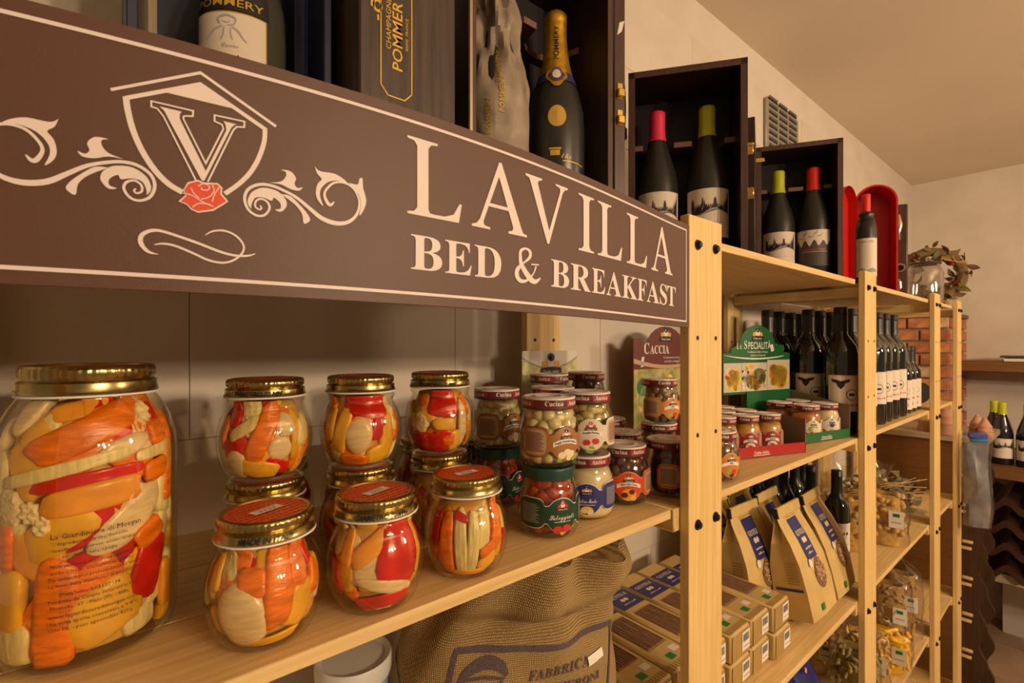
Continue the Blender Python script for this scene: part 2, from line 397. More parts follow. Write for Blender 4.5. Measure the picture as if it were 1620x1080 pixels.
# ---------------------------------------------------------------- the shop sign
SIGN = '{"roof":[[1959,1024,15],[2349,1225,16],[2731,1020,17]],"shield":[[[2021,997,21],[2349,1161,22],[2671,990,23]],[[2021,1004,28],[2028,940,28],[2049,841,28],[2087,739,28],[2142,645,29],[2203,580,29],[2266,545,29]],[[2671,998,25],[2667,914,25],[2637,807,25],[2593,715,25],[2536,639,24],[2466,570,24]]],"roofill":[[2197,1072],[2349,1162],[2504,1076],[2493,1067]],"vline":[[2331,614,9],[2181,940,8],[2154,975,8],[2128,978,8],[2128,1008,8],[2315,1003,9],[2313,973,9],[2273,964,8],[2269,950,8],[2374,724,9],[2459,938,9],[2452,960,9],[2416,971,9],[2416,1005,9],[2564,1006,9],[2563,973,9],[2525,966,9],[2507,941,9],[2384,624,9]],"vfill":[[2163,989],[2263,985],[2254,970],[2254,943],[2374,681],[2473,933],[2469,964],[2459,982],[2525,980],[2511,971],[2497,951],[2367,625],[2354,626],[2197,944],[2184,971]],"rosew":[[2247,492],[2279,531],[2268,556],[2289,603],[2338,625],[2364,616],[2431,624],[2455,601],[2451,568],[2483,529],[2459,505],[2411,464],[2338,442],[2305,454],[2286,477]],"rose":[[2259,493],[2286,528],[2275,558],[2295,596],[2336,616],[2363,606],[2429,615],[2446,597],[2444,562],[2473,527],[2453,510],[2408,473],[2339,451],[2309,462],[2291,484]],"rosel":[[[2266,537,5],[2311,533,5],[2357,505,5],[2411,486,5]],[[2305,574,5],[2318,545,5],[2344,522,5]],[[2338,589,5],[2364,607,5],[2391,597,5],[2384,576,5],[2357,572,5],[2354,587,5]],[[2404,607,5],[2414,577,5],[2391,538,5],[2351,518,5]],[[2442,606,5],[2418,562,5],[2404,512,5]],[[2311,467,5],[2344,495,5],[2397,495,5]]],"scroll":[[[2645,531,7],[2653,518,9],[2641,507,9],[2620,522,11],[2624,555,11],[2653,572,11],[2686,556,13],[2695,520,13],[2669,479,13],[2628,470,13],[2584,498,15],[2565,559,16],[2584,617,16],[2641,655,17],[2707,660,17],[2776,642,17],[2846,612,19],[2918,561,23],[2993,509,28],[3080,490,28],[3159,510,22],[3215,570,18],[3231,655,14],[3200,726,14],[3139,760,14],[3070,748,14],[3022,697,14],[3010,655,16],[3031,609,22],[3050,603,18],[3070,626,6]]],"leaf":[[[2580,552],[2600,601],[2657,639],[2724,637],[2758,620],[2784,591],[2789,550],[2758,512],[2724,520],[2754,530],[2754,563],[2720,590],[2707,569],[2665,581],[2620,573],[2600,528],[2600,505],[2584,526]],[[2758,620],[2811,615],[2864,571],[2909,521],[2923,484],[2887,459],[2877,516],[2837,567]],[[2695,676],[2758,695],[2784,729],[2784,757],[2758,766],[2811,767],[2842,731],[2833,695],[2851,673],[2880,682],[2859,657],[2811,658],[2758,677]],[[2951,826],[2984,803],[3070,806],[3129,783],[3154,758],[3099,767],[3031,744],[2988,691],[2984,641],[3002,587],[2969,619],[2957,665],[2969,722],[2993,756],[2965,784]],[[3161,766],[3220,766],[3231,804],[3252,814],[3257,752],[3278,673],[3262,608],[3231,562],[3241,636],[3226,705]]],"swash":[[[2158,194,3],[2115,204,15],[2085,242,21],[2085,283,21],[2115,312,18],[2162,322,15],[2245,302,14],[2346,271,14],[2443,237,14],[2520,223,13],[2584,229,11],[2620,245,4]],[[2142,244,5],[2182,254,10],[2238,246,12],[2316,215,12],[2390,183,12],[2466,177,11],[2528,210,11],[2560,259,11],[2552,303,11],[2512,343,11],[2458,359,11],[2405,348,9],[2371,322,4]]],"amp":[[[4881,308,14],[4815,271,38],[4746,294,57],[4651,391,48],[4632,469,35],[4642,517,29],[4698,541,19],[4750,519,35],[4742,470,30],[4670,414,16],[4605,359,40],[4592,305,48],[4632,262,37],[4708,270,22],[4785,332,14],[4825,405,17]],[[4765,416,12],[4861,422,12]]],"axis":2354}'
import json
SG = json.loads(SIGN)
PC = [-0.5632963560584243, 0.28507916620557133, 0.37504715323184107, -0.16321270348918268, 0.3258906069638777]
def sy(x): return (((PC[0] * x + PC[1]) * x + PC[2]) * x + PC[3]) * x + PC[4]
def sm(x): return ((4 * PC[0] * x + 3 * PC[1]) * x + 2 * PC[2]) * x + PC[3]
ST = [(0, -.19)]; xx = -.19
while xx < .66:
    d = sqrt(.0005 ** 2 + (sy(xx + .0005) - sy(xx)) ** 2); xx += .0005; ST.append((ST[-1][0] + d, xx))
def sx_(s):
    if s <= 0: return -.19 + s
    lo, hi = 0, len(ST) - 1
    while hi - lo > 1:
        md = (lo + hi) // 2
        if ST[md][0] <= s: lo = md
        else: hi = md
    a, b = ST[lo], ST[hi]; return a[1] + (b[1] - a[1]) * (s - a[0]) / (b[0] - a[0])
SH = .1377
def sgn(off):
    def f(s, h):
        x = sx_(s); mm = sm(x); n = sqrt(1 + mm * mm)
        return (x + off * mm / n, sy(x) - off / n, ZC + .02934 + h - .01536 * x * x)
    return f
sign = thing('shop_sign', 'long dark brown sign board with cream shop lettering and shield crest', 'sign', (0, 0, 0))
m = MB(); f0, f1 = sgn(0), sgn(-.005); SLN = .801
n = 60; vs = []; SL0 = .106
for i in range(n + 1):
    s = SL0 + (SLN - SL0) * i / n; vs += [f0(s, 0), f0(s, SH), f1(s, SH), f1(s, 0)]
fs = [(4 * i + a, 4 * i + (a + 1) % 4, 4 * i + 4 + (a + 1) % 4, 4 * i + 4 + a) for i in range(n) for a in range(4)] + [(0, 1, 2, 3), (4 * n, 4 * n + 3, 4 * n + 2, 4 * n + 1)]
m.add(vs, fs, signbrown); board = m.build('board', sign, smooth=30)
def signart(name, shapes, material, off=.0004, lab=None):
    m = MB(recalc=False)
    for s in shapes: printed(m, s, material, sgn(off))
    o = m.build(name, sign, smooth=0)
    if lab: o['label'] = lab
    return o
T4 = lambda L: [tuple(v / 1e4 for v in p) for p in L]
b0, b1 = .0078, .1293
def hl(s0, s1, h, wd): return rect(s0, h - wd / 2, s1, h + wd / 2, 50)
signart('border_line', [hl(.114, .7925, b0, .0021), hl(.114, .7925, b1, .0021), rect(.7905, b0, .7925, b1, 1), rect(.114, b0, .116, b1, 1)], cream, .0004, 'thin cream border line')
art = [stroke(T4(SG['roof']))] + [stroke(T4(p), smooth=0 if len(p) < 4 else 4) for p in SG['shield']] + [poly(T4(SG['roofill']))]
signart('crest_shield', art, cream, lab='cream shield with gable roof')
signart('crest_letter', [stroke(T4(SG['vline'])), poly(T4(SG['vfill']))], cream, .0006, 'outlined cream letter V')
signart('rose_outline', [poly(T4(SG['rosew']))], cream, .0007); signart('rose', [poly(T4(SG['rose']))], mat('rose_red', (.72, .07, .025), .5), .0010, 'small red rose')
signart('rose_petal_lines', [stroke(T4(p), smooth=3) for p in SG['rosel']], cream, .0013)
AX = SG['axis'] / 1e4
def mir(L): return [(2 * AX - p[0],) + tuple(p[1:]) for p in L]
for side in (0, 1):
    g = (lambda L: mir(L)) if side else (lambda L: L)
    signart('scroll_ornament', [stroke(g(T4(SG['scroll'][0])), smooth=4)] + [poly(g(smooth_path(T4(p) + [T4(p)[0]], 3)[:-1])) for p in SG['leaf']], cream, .0005, 'cream scrolled leaf ornament')
signart('swash', [stroke(T4(p), smooth=4) for p in SG['swash']], cream, .0005, 'cream double swash line')
GI = [(0, 1), (.46, 1), (.46, .97), (.36, .955), (.315, .9), (.315, .1), (.36, .045), (.46, .03), (.46, 0), (0, 0), (0, .03), (.1, .045), (.145, .1), (.145, .9), (.1, .955), (0, .97)]
GL = [(0, 1), (.46, 1), (.46, .97), (.36, .955), (.315, .9), (.315, .1), (.34, .05), (.42, .045), (.58, .05), (.72, .1), (.82, .26), (.86, .26), (.81, 0), (0, 0), (0, .03), (.1, .045), (.145, .1), (.145, .9), (.1, .955), (0, .97)]
GA = [[(.50, 1.02), (.53, .88), (.21, .11), (.215, .06), (.25, .04), (.33, .03), (.33, 0), (0, 0), (0, .03), (.09, .06), (.145, .13)], [(.26, .335), (.70, .335), (.685, .385), (.28, .385)], [(.50, 1.02), (.55, 1.02), (.95, .12), (.99, .05), (1.07, .03), (1.07, 0), (.68, 0), (.68, .03), (.76, .05), (.78, .1), (.485, .84)]]
GV = [[(1.07 - x, 1 - y) for x, y in GA[0]], [(1.07 - x, 1 - y) for x, y in GA[2]]]
BIG = [('L', GL, .3573, .0455, .86), ('A', GA, .4121, .059, 1.07), ('V', GV, .4695, .0564, 1.07), ('I', GI, .5425, .026, .46), ('L', GL, .5753, .0478, .86), ('L', GL, .6331, .0478, .86), ('A', GA, .6914, .0585, 1.07)]
for ch, g, s0, wd, u in BIG:
    pols = g if isinstance(g[0], list) else [g]
    signart('letter', [poly([(s0 + x / u * wd, .0638 + y * .0548) for x, y in p]) for p in pols], cream, .0005)
for ch, s0, s1 in [('B', .3600, .3855), ('E', .3880, .4120), ('D', .4148, .4420), ('B', .5022, .5280), ('R', .5305, .5628), ('E', .5648, .5890), ('A', .5910, .6212), ('K', .6230, .6570), ('F', .6525, .6762), ('A', .6795, .7125), ('S', .7140, .7340), ('T', .7345, .7595)]:
    v, f = text(serif(ch), .0362, 0, .0250, 'L', 1, 4); wd = max(p[0] for p in v)
    if ch == 'F': s0, s1 = .6575, .6795
    signart('letter', [([(s0 + p[0] / wd * (s1 - s0), p[1]) for p in v], f)], cream, .0005)
signart('letter', [stroke(T4(p), smooth=4 if len(p) > 2 else 0) for p in SG['amp']], cream, .0005)
# ---------------------------------------------------------------- pickle jars
Z1 = LEV[1] + .0004
carrot = mat('carrot', (.86, .20, .008), .32, vary=.22, vscale=70, stretch=(1, 1, 3), bump=.35, bscale=150); redp = mat('red_pepper', (.60, .016, .008), .22, vary=.25, vscale=40)
yel = mat('yellow_pepper', (.82, .44, .03), .3, vary=.15, vscale=40); orng = mat('orange_pepper', (.86, .36, .04), .3, vary=.15, vscale=40)
onion = mat('onion', (.80, .62, .38), .25, vary=.12, vscale=60, stretch=(1, 1, 5), bump=.15, bscale=90); caul = mat('cauliflower', (.86, .72, .42), .6, vary=.12, vscale=90, bump=.8, bscale=260)
cel = mat('celery', (.80, .68, .34), .35, vary=.14, vscale=120, stretch=(3, 3, .4)); pack = mat('packed_vegetables', (.58, .25, .035), .4, vscale=28, col2=(.72, .46, .13))
pack2 = mat('packed_red_vegetables', (.40, .03, .01), .5, vscale=45, col2=(.72, .25, .06))
VEG = dict(c=('carrot_piece', carrot), r=('red_pepper_piece', redp), y=('yellow_pepper_piece', yel), o=('onion', onion), f=('cauliflower_floret', caul), s=('celery_stick', cel), g=('orange_pepper_piece', orng))
def veg(par, rin, Rm, zmin, zmax, kind, phi, z, w, h, tilt=0, depth=0, e=5.5):
    nm, m = VEG[kind]
    if kind in 'of': e = 2.1
    mb = MB(); N, rings = 22, [.0, .35, .65, .86, .97, 1.0, .96, .7]; th = min(w, h) * .75 if kind != 'r' else min(w, h, .012) * .5
    ct, st = cos(R(tilt)), sin(R(tilt)); vs = []; ph0 = random.uniform(0, 6)
    for k, t in enumerate(rings):
        for i in range(N):
            a = 2 * pi * i / N; q = (abs(cos(a)) ** e + abs(sin(a)) ** e) ** (-1 / e)
            wob = 1 + .06 * sin(2 * a + ph0) + .035 * sin(3 * a + 2 * ph0)
            if kind == 'f': wob += .10 * sin(7 * a + ph0)
            u, v = w * t * q * cos(a) * wob, h * t * q * sin(a) * wob
            u, v = u * ct - v * st, u * st + v * ct
            zz = min(zmax, max(zmin, z + v)); d = th * (t ** 13 * .30 if k < 6 else (.75 if k == 6 else 1.0))
            if kind == 's': d += .0009 * abs(sin(v * 0 + (u * ct + v * st) / max(w, .004) * 5))
            if kind == 'f': d += .0012 * (1 + sin(u * 900) * sin(v * 800))
            r = rin(zz) - .0017 - depth - d; an = phi + u / Rm
            vs.append((r * sin(an), -r * cos(an), zz))
    fs = [(k * N + i, k * N + (i + 1) % N, (k + 1) * N + (i + 1) % N, (k + 1) * N + i) for k in range(len(rings) - 1) for i in range(N)]
    fs.append([(len(rings) - 1) * N + i for i in range(N)])
    mb.add(vs, fs, m); mb.build(nm, par, smooth=60)
SMALLP = [(.012, .0015), (.029, .0005), (.0325, .003), (.0372, .012), (.0410, .024), (.0423, .036), (.0415, .047), (.0385, .058), (.0352, .065), (.0334, .069), (.0336, .0715), (.0352, .0735), (.0352, .0755), (.0330, .0765)]
BIGP = [(.02, .002), (.047, .0005), (.0525, .004), (.0546, .012), (.055, .03), (.055, .138), (.0540, .152), (.0505, .166), (.0455, .177), (.0412, .1835), (.0405, .186), (.0425, .188), (.0425, .190), (.0395, .1905)]
def gold_lid(par, r, z0, h, discm, lettering=None, sticker=True, seed=0):
    mb = MB()
    nk = 96
    prof = [(r - .004, z0), (r + .0010, z0 + .0004), (r + .0016, z0 + .0016), (r + .0008, z0 + .003), (r + .0006, z0 + h * .42), (r - .0016, z0 + h * .5), (r - .0012, z0 + h * .56), (r, z0 + h * .62), (r, z0 + h * .86), (r - .0012, z0 + h * .97), (r - .003, z0 + h), (r - .0052, z0 + h * .97), (r - .0056, z0 + h * .92)]
    mb.lathe(prof, gold, nk * 2, rib=lambda i, k: (-.00045 if (i in (7, 8) and k % 4 < 2) else 0)); lid = mb.build('lid', par, smooth=50)
    mb = MB(); mb.lathe([(0, z0 + h * .925), (r - .0056, z0 + h * .93)], discm, 40); d = mb.build('lid_disc', lid)
    mb = MB(); mb.lathe([(r - .0005, z0 - .0012), (r + .0019, z0 - .0008), (r + .0019, z0 + .0006), (r, z0 + .0008)], white, 48); mb.build('lid_seal', lid)
    zt = z0 + h * .925 + .0003; mb = MB(recalc=False); rnd = random.Random(seed)
    for k in range(9):
        yy = (k - 4) * r * .17; hw = sqrt(max(0, (r * .80) ** 2 - yy * yy)); x = -hw
        if hw < .004: continue
        while x < hw:
            L = min(rnd.uniform(.002, .006), hw - x); printed(mb, rect(x, yy - .0010, x + L, yy + .0010, 1), mat('lid_lettering', (.30, .05, .02), .5), topmap(zt, rot=R(35))); x += L + .0012
    mb.build('lid_lettering', lid, smooth=0)
    if sticker:
        mb = MB(recalc=False); tm = topmap(zt + .0004, rot=R(38))
        printed(mb, rect(-.0125, -.0048, .0125, .0048, 1), white, tm); st = mb.build('price_sticker', lid, smooth=0)
        mb = MB(recalc=False); printed(mb, rect(-.009, .0018, .009, .0026, 1), grayink, topmap(zt + .0006, rot=R(38)))
        for k in range(4): printed(mb, rect(-.007 + k * .0038, -.003, -.0048 + k * .0038, .0002, 1), grayink, topmap(zt + .0006, rot=R(38)))
        mb.build('sticker_lettering', st, smooth=0)
    if lettering:
        mb = MB(recalc=False); printed(mb, text(serif(lettering) if 0 else lettering, .0056, 0, 0, 'C', 1, 2, .01, .2), ink, cylmap(lambda z: r + .0022, .0001, 0, z0 + .0024)); mb.build('lid_lettering', lid, smooth=0)
    return lid
reddisc = mat('orange_red_disc', (.80, .09, .015), .35, vary=.1, vscale=60)
def pickle_jar(label, x, y, z, chunks, tw=0, big=False, lettering=None, core=None, group=None, sticker=True, brine_on=True):
    j = thing('pickle_jar', label, 'jar', (x, y, z), face(x, y, tw), group)
    P = BIGP if big else SMALLP; Rm = .055 if big else .0423
    inner = [(max(r - .0014, .004), zz + (.0018 if i < 3 else 0)) for i, (r, zz) in enumerate(P)]; rin = prof_r(inner)
    mb = MB(); mb.lathe([(0, P[0][1] + .001)] + P, jarglass, 48); mb.build('glass', j, smooth=70)
    zt = .1875 if big else .0762
    zs = [i / 14 * (zt - .006) + .004 for i in range(15)]
    if brine_on:
        mb = MB(); mb.lathe([(0, zs[0])] + [(rin(q) - .0004, q) for q in zs] + [(0, zt)], brine, 40); mb.build('brine', j, smooth=70)
    mb = MB(); mb.lathe([(0, zs[0] + .003)] + [(rin(q) * .79, q + .003) for q in zs[:-1]] + [(0, zt - .002)], core or pack, 24); mb.build('packed_vegetables', j, smooth=70, kind='stuff')
    q = random.Random(int(x * 1e4))
    for sg in (-1, 1):
        for n in range(7 if big else 4): veg(j, rin, Rm, .005, zt - .001, q.choice('csyogr'), sg * q.uniform(1.15, 1.75), q.uniform(.014, zt - .012) if not big else .02 + n * .022, .008 if not big else .012, .014 if not big else .018, q.uniform(-50, 50), .001)
    if chunks:
        for n in range(26 if big else 14): veg(j, rin, Rm, .005, zt - .001, q.choice('csyogrc'), q.uniform(-1.2, 1.2), q.uniform(.014, zt - .008), .009 if not big else .014, .013 if not big else .022, q.uniform(-80, 80), .0036)
    for c in chunks: veg(j, rin, Rm, .005, zt - .001, *c)
    if big: gold_lid(j, .0405, .1865, .0215, reddisc, lettering, False)
    else: gold_lid(j, .0343, .0785, .0165, reddisc, lettering, sticker, int(x * 1000))
    return j
def conv(rows, ax, half, ytop, ybot, zt, Rm):
    sc = Rm / half; zs = zt / (ybot - ytop); out = []
    for n, (k, px, py, hw, hh, *t) in enumerate(rows):
        u = max(-.98, min(.98, (px - ax) / half))
        out.append((k, asin(u), (ybot - py) * zs, hw * sc, hh * zs, t[0] if t else 0, t[1] if len(t) > 1 else 0))
    return out
def rnd_chunks(seed, n, zt, Rm, kinds='crysgofr'):
    q = random.Random(seed); o = []
    for i in range(n):
        k = q.choice(kinds); o.append((k, q.uniform(-1.6, 1.6), q.uniform(.012, zt - .012), q.uniform(.006, .013), q.uniform(.008, .02), q.uniform(-80, 80), q.choice([0, .001, .003])))
    return o
B = conv([('g', 230, 195, 110, 28, 10, .004), ('c', 395, 200, 120, 30, 14, .003), ('f', 490, 215, 40, 34), ('s', 120, 250, 60, 40, 40, .004), ('c', 270, 265, 200, 50, 24), ('r', 360, 262, 150, 62, 20, .004), ('s', 130, 320, 190, 40, 35, .006), ('s', 210, 368, 250, 20, 12), ('o', 400, 322, 100, 36, 14, .001), ('c', 515, 290, 45, 40, 10), ('r', 520, 225, 30, 40, 0, .002), ('s', 500, 352, 90, 20, 5),
          ('r', 280, 408, 190, 24, 5, .003), ('g', 295, 465, 170, 42, 5), ('c', 505, 415, 60, 36, 5), ('f', 40, 485, 62, 60), ('f', 105, 495, 35, 34), ('f', 140, 535, 30, 30), ('r', 360, 500, 70, 26, 15, .004), ('o', 420, 560, 180, 62, 38, .002),
          ('y', 190, 560, 150, 66, 28, .003), ('y', 60, 610, 110, 56, 10, .006), ('c', 480, 625, 70, 40, 30), ('r', 475, 735, 70, 100, -18), ('c', 175, 830, 76, 180, -6), ('c', 290, 735, 120, 62, 28, .002), ('y', 320, 830, 140, 92, 28), ('y', 420, 780, 60, 110, -8, .003), ('y', 40, 770, 70, 90, 0),
          ('s', 50, 905, 80, 66, 10), ('o', 540, 600, 40, 150, 0, .006), ('s', 470, 900, 90, 60, 10, .006), ('c', 545, 480, 35, 60), ('g', 540, 830, 40, 80)], 285, 285, 155, 990, .186, .055)
bigjar = pickle_jar('tall large pickle jar with gold lid and printed text, at shelf left', -.010, .4947, Z1, B, big=True)
mb = MB(recalc=False); cm = cylmap(lambda z: .055, .0003, R(-9), 0, .055)
def LT(t, sz, x, z, b=.0, a='L'): printed(mb, text(t, sz, x, z, a, 1, 1, b), ink, cm)
for i, (t, sz, x) in enumerate([('La Giardiniera di Morgan', .0046, 0), ('Ingredienti: carote, finocchi,', .0031, .004), ('cavolfiori, peperoni, aceto, acqua,', .0031, .001), ('zucchero, sale, spezie', .0031, .006), ('Non contiene solforosa aggiunta,', .0031, 0), ('acido citrico, conservanti, glutine', .0031, 0), ('Da consumarsi preferibilmente entro', .0031, -.001), ('12 mesi dalla data/lotto di produzione', .0031, -.001), ('Data/lotto L03122014', .0033, .005), ('Prodotta da Cinque Sensi srl in via', .0031, -.001), ('Montello, 37 - Malo (VI) - Italia', .0031, 0), ('www.lagiardinieradimorgan.com', .0034, -.001), ('Una volta aperta conservare a + 4\u00b0C', .0031, -.002), ('1500 ML - peso sgocciolato 820 g', .0031, -.001)]):
    LT(t, sz * 1.08, x - .012, .0935 - i * .0043 - (.002 if i > 3 else 0) - (.002 if i > 7 else 0) - (.0015 if i > 10 else 0))
mb.build('lettering', bigjar, smooth=0)
A_ = conv([('o', 165, 900, 118, 118), ('c', 312, 800, 56, 150, -3), ('c', 400, 735, 42, 105, -8, .001), ('c', 205, 785, 62, 45, 0, .001), ('r', 215, 742, 90, 34, 18, .004), ('s', 95, 740, 55, 60, 30, .003), ('y', 400, 890, 62, 90, -25, .002), ('r', 452, 720, 30, 70, 0, .003), ('s', 150, 700, 90, 22, 5, .006), ('y', 300, 985, 110, 18, 4), ('s', 80, 830, 40, 90, 0, .006), ('g', 250, 850, 60, 90, 0, .01)], 263, 209, 668, 1022, .0785, .0423)
pickle_jar('front pickle jar with white onion and carrot sticks, nearest the big jar', .0954, .4148, Z1, A_, lettering='MADE IN ITALY')
B_ = conv([('r', 715, 715, 90, 110, -15), ('g', 600, 685, 115, 34, 30, .001), ('o', 585, 770, 85, 70, 0, .003), ('o', 655, 825, 120, 26, -12), ('r', 650, 880, 120, 30, 4), ('g', 500, 690, 26, 60, 0), ('y', 495, 785, 40, 70, 0, .003), ('y', 792, 710, 20, 115, -12, .001), ('c', 690, 635, 90, 26, 10, .004), ('y', 560, 620, 60, 20, 0, .004), ('s', 620, 915, 80, 12), ('c', 500, 850, 40, 30, 0, .004)], 635, 177, 600, 932, .0785, .0423)
pickle_jar('front pickle jar with a big red pepper piece, second from the big jar', .182, .406, Z1, B_, lettering='DIAMETRO 70 MM', tw=R(8))
C_ = conv([('s', 920, 672, 26, 118, 2), ('s', 968, 672, 22, 118, -3), ('s', 1012, 622, 30, 70, -8, .001), ('c', 866, 672, 26, 118, 0), ('r', 826, 620, 22, 60), ('c', 1062, 610, 28, 95, -12), ('r', 1080, 690, 14, 50), ('r', 920, 572, 30, 13, -20, -.0005), ('y', 1030, 745, 45, 34, 30, .001), ('c', 1035, 685, 50, 22, 28), ('y', 880, 560, 40, 22, 0, .004), ('g', 945, 775, 70, 14), ('s', 850, 740, 30, 40, 0, .004)], 942, 147, 508, 800, .0785, .0423)
pickle_jar('front pickle jar packed with upright celery sticks, third from the big jar', .2784, .407, Z1, C_, lettering=None)
A2 = conv([('c', 285, 315, 42, 118, -28), ('s', 205, 300, 75, 24, 28), ('s', 225, 232, 52, 28, 8, .001), ('f', 235, 270, 45, 25, 20, .002), ('r', 160, 365, 75, 36, 18, .001), ('r', 150, 250, 32, 45, 10, .001), ('c', 113, 310, 30, 46, -15), ('o', 165, 425, 62, 55), ('y', 265, 443, 92, 34, -12), ('r', 345, 432, 52, 22, -20, .001), ('o', 372, 295, 46, 46, 0, .001), ('o', 350, 375, 52, 46, 0, .002), ('y', 405, 330, 26, 90, 0, .003), ('y', 330, 240, 60, 30, 0, .005), ('s', 120, 470, 50, 20)], 255, 170, 198, 490, .0785, .0423)
pickle_jar('upper pickle jar with slanted carrot and celery, left of the upper three', .1192, .5197, Z1 + .0955, A2, lettering='DIAMETRO 70 MM', tw=R(-14), sticker=False)
B2 = conv([('r', 612, 222, 100, 46, -8), ('o', 580, 322, 58, 58), ('y', 515, 300, 30, 76, -14), ('y', 468, 290, 28, 56), ('y', 695, 330, 38, 95, 5, .001), ('c', 555, 402, 62, 24, -3), ('r', 662, 292, 28, 50, -20, .001), ('y', 665, 390, 55, 36, 20, .001), ('s', 480, 385, 36, 36, 0, .001), ('y', 520, 225, 50, 32, 0, .003)], 590, 147, 188, 432, .0785, .0423)
pickle_jar('upper pickle jar with a round white onion, middle of the upper three', .2102, .5072, Z1 + .0955, B2, sticker=False)
C2 = conv([('r', 888, 218, 66, 46, -8), ('f', 790, 282, 46, 38), ('y', 893, 288, 42, 21, 3, -.0004), ('r', 830, 355, 88, 36, 0), ('c', 910, 342, 26, 20), ('o', 962, 290, 22, 80, 0, .001), ('c', 800, 210, 28, 20, 0, .001), ('y', 820, 250, 40, 34, 0, .002), ('r', 890, 322, 34, 12, -5), ('y', 940, 350, 30, 40, 0, .002)], 864, 125, 168, 398, .0785, .0423)
pickle_jar('upper pickle jar with cauliflower and yellow square, right of the upper three', .3093, .508, Z1 + .0955, C2, lettering='DIAMETRO 70 MM', tw=R(-6), sticker=False)
for x, y, t, sd in [(.1192, .5197, 'lower pickle jar under the upper carrot and celery jar', 1), (.2102, .5072, 'lower pickle jar under the upper round onion jar', 2), (.3093, .508, 'lower pickle jar under the upper cauliflower jar', 3)]:
    pickle_jar(t, x, y, Z1, rnd_chunks(sd, 16, .07, .0423), tw=.2 * sd, sticker=False)
for x, y, t, sd in [(.150, .612, 'rear pickle jar of dark red peppers behind the upper carrot jar', 5), (.245, .608, 'rear pickle jar of dark red peppers behind the upper onion jar', 6), (.345, .606, 'rear pickle jar of dark red peppers behind the cauliflower jar', 7)]:
    pickle_jar(t, x, y, Z1, rnd_chunks(sd, 12, .07, .0423, 'rrrrgs'), core=pack2, sticker=False)
# ---------------------------------------------------------------- small preserve jars with printed labels
CP = [(.012, .0012), (.029, .0005), (.0335, .003), (.0362, .010), (.0366, .02), (.0366, .040), (.0352, .050), (.0322, .059), (.0303, .064), (.0303, .0686)]
crf = prof_r([(max(r, .03) if z < .01 else r, z) for r, z in CP])
maroon = mat('maroon_print', (.13, .018, .018), .4); lidwhite = mat('lid_white', (.74, .66, .62), .4, vary=.05, vscale=60); orangep = mat('orange_print', (.85, .36, .04), .5); yelp = mat('yellow_print', (.85, .62, .06), .5); greenp = mat('green_print', (.02, .16, .04), .5)
pal = mat('pale_print', (.80, .68, .46), .5); lime = mat('lime_print', (.30, .45, .05), .5); sand = mat('label_sand', (.50, .34, .20), .55)
def emblem(mb, mp, x, z, s, mp2=None, body=None):
    mp2 = mp2 or mp
    printed(mb, rect(x - .52 * s, z, x - .2 * s, z + .34 * s, 1), orangep if body is None else body, mp); printed(mb, rect(x + .2 * s, z, x + .52 * s, z + .34 * s, 1), orangep if body is None else body, mp)
    printed(mb, disc(x, z + .36 * s, .24 * s, .36 * s, 12), white, mp); printed(mb, disc(x, z + .52 * s, .22 * s, .18 * s, 10), ink if body is None else body, mp2)
    printed(mb, disc(x - .04 * s, z + .50 * s, .07 * s, .08 * s, 8), white, mp2)
    printed(mb, strip(x - .64 * s, x + .64 * s, lambda q: z + .10 * s - .14 * s * ((q - x) / s) ** 2, lambda q: z - .22 * s - .14 * s * ((q - x) / s) ** 2, 10), ink if body is None else maroon, mp2)
def emblem_text(mb, mp, x, z, s): printed(mb, text(serif('Cucina Antica'), .20 * s, x, z - .15 * s, 'C', .78, 1), white, mp)
MESHBALL = {}
def ball_mesh(key, m, r, sq):
    if key not in MESHBALL:
        mb = MB(); mb.ball((0, 0, 0), r, m, 12, 8, sq=sq); o = mb.build('x', smooth=80); MESHBALL[key] = o.data; bpy.data.objects.remove(o)
    return MESHBALL[key]
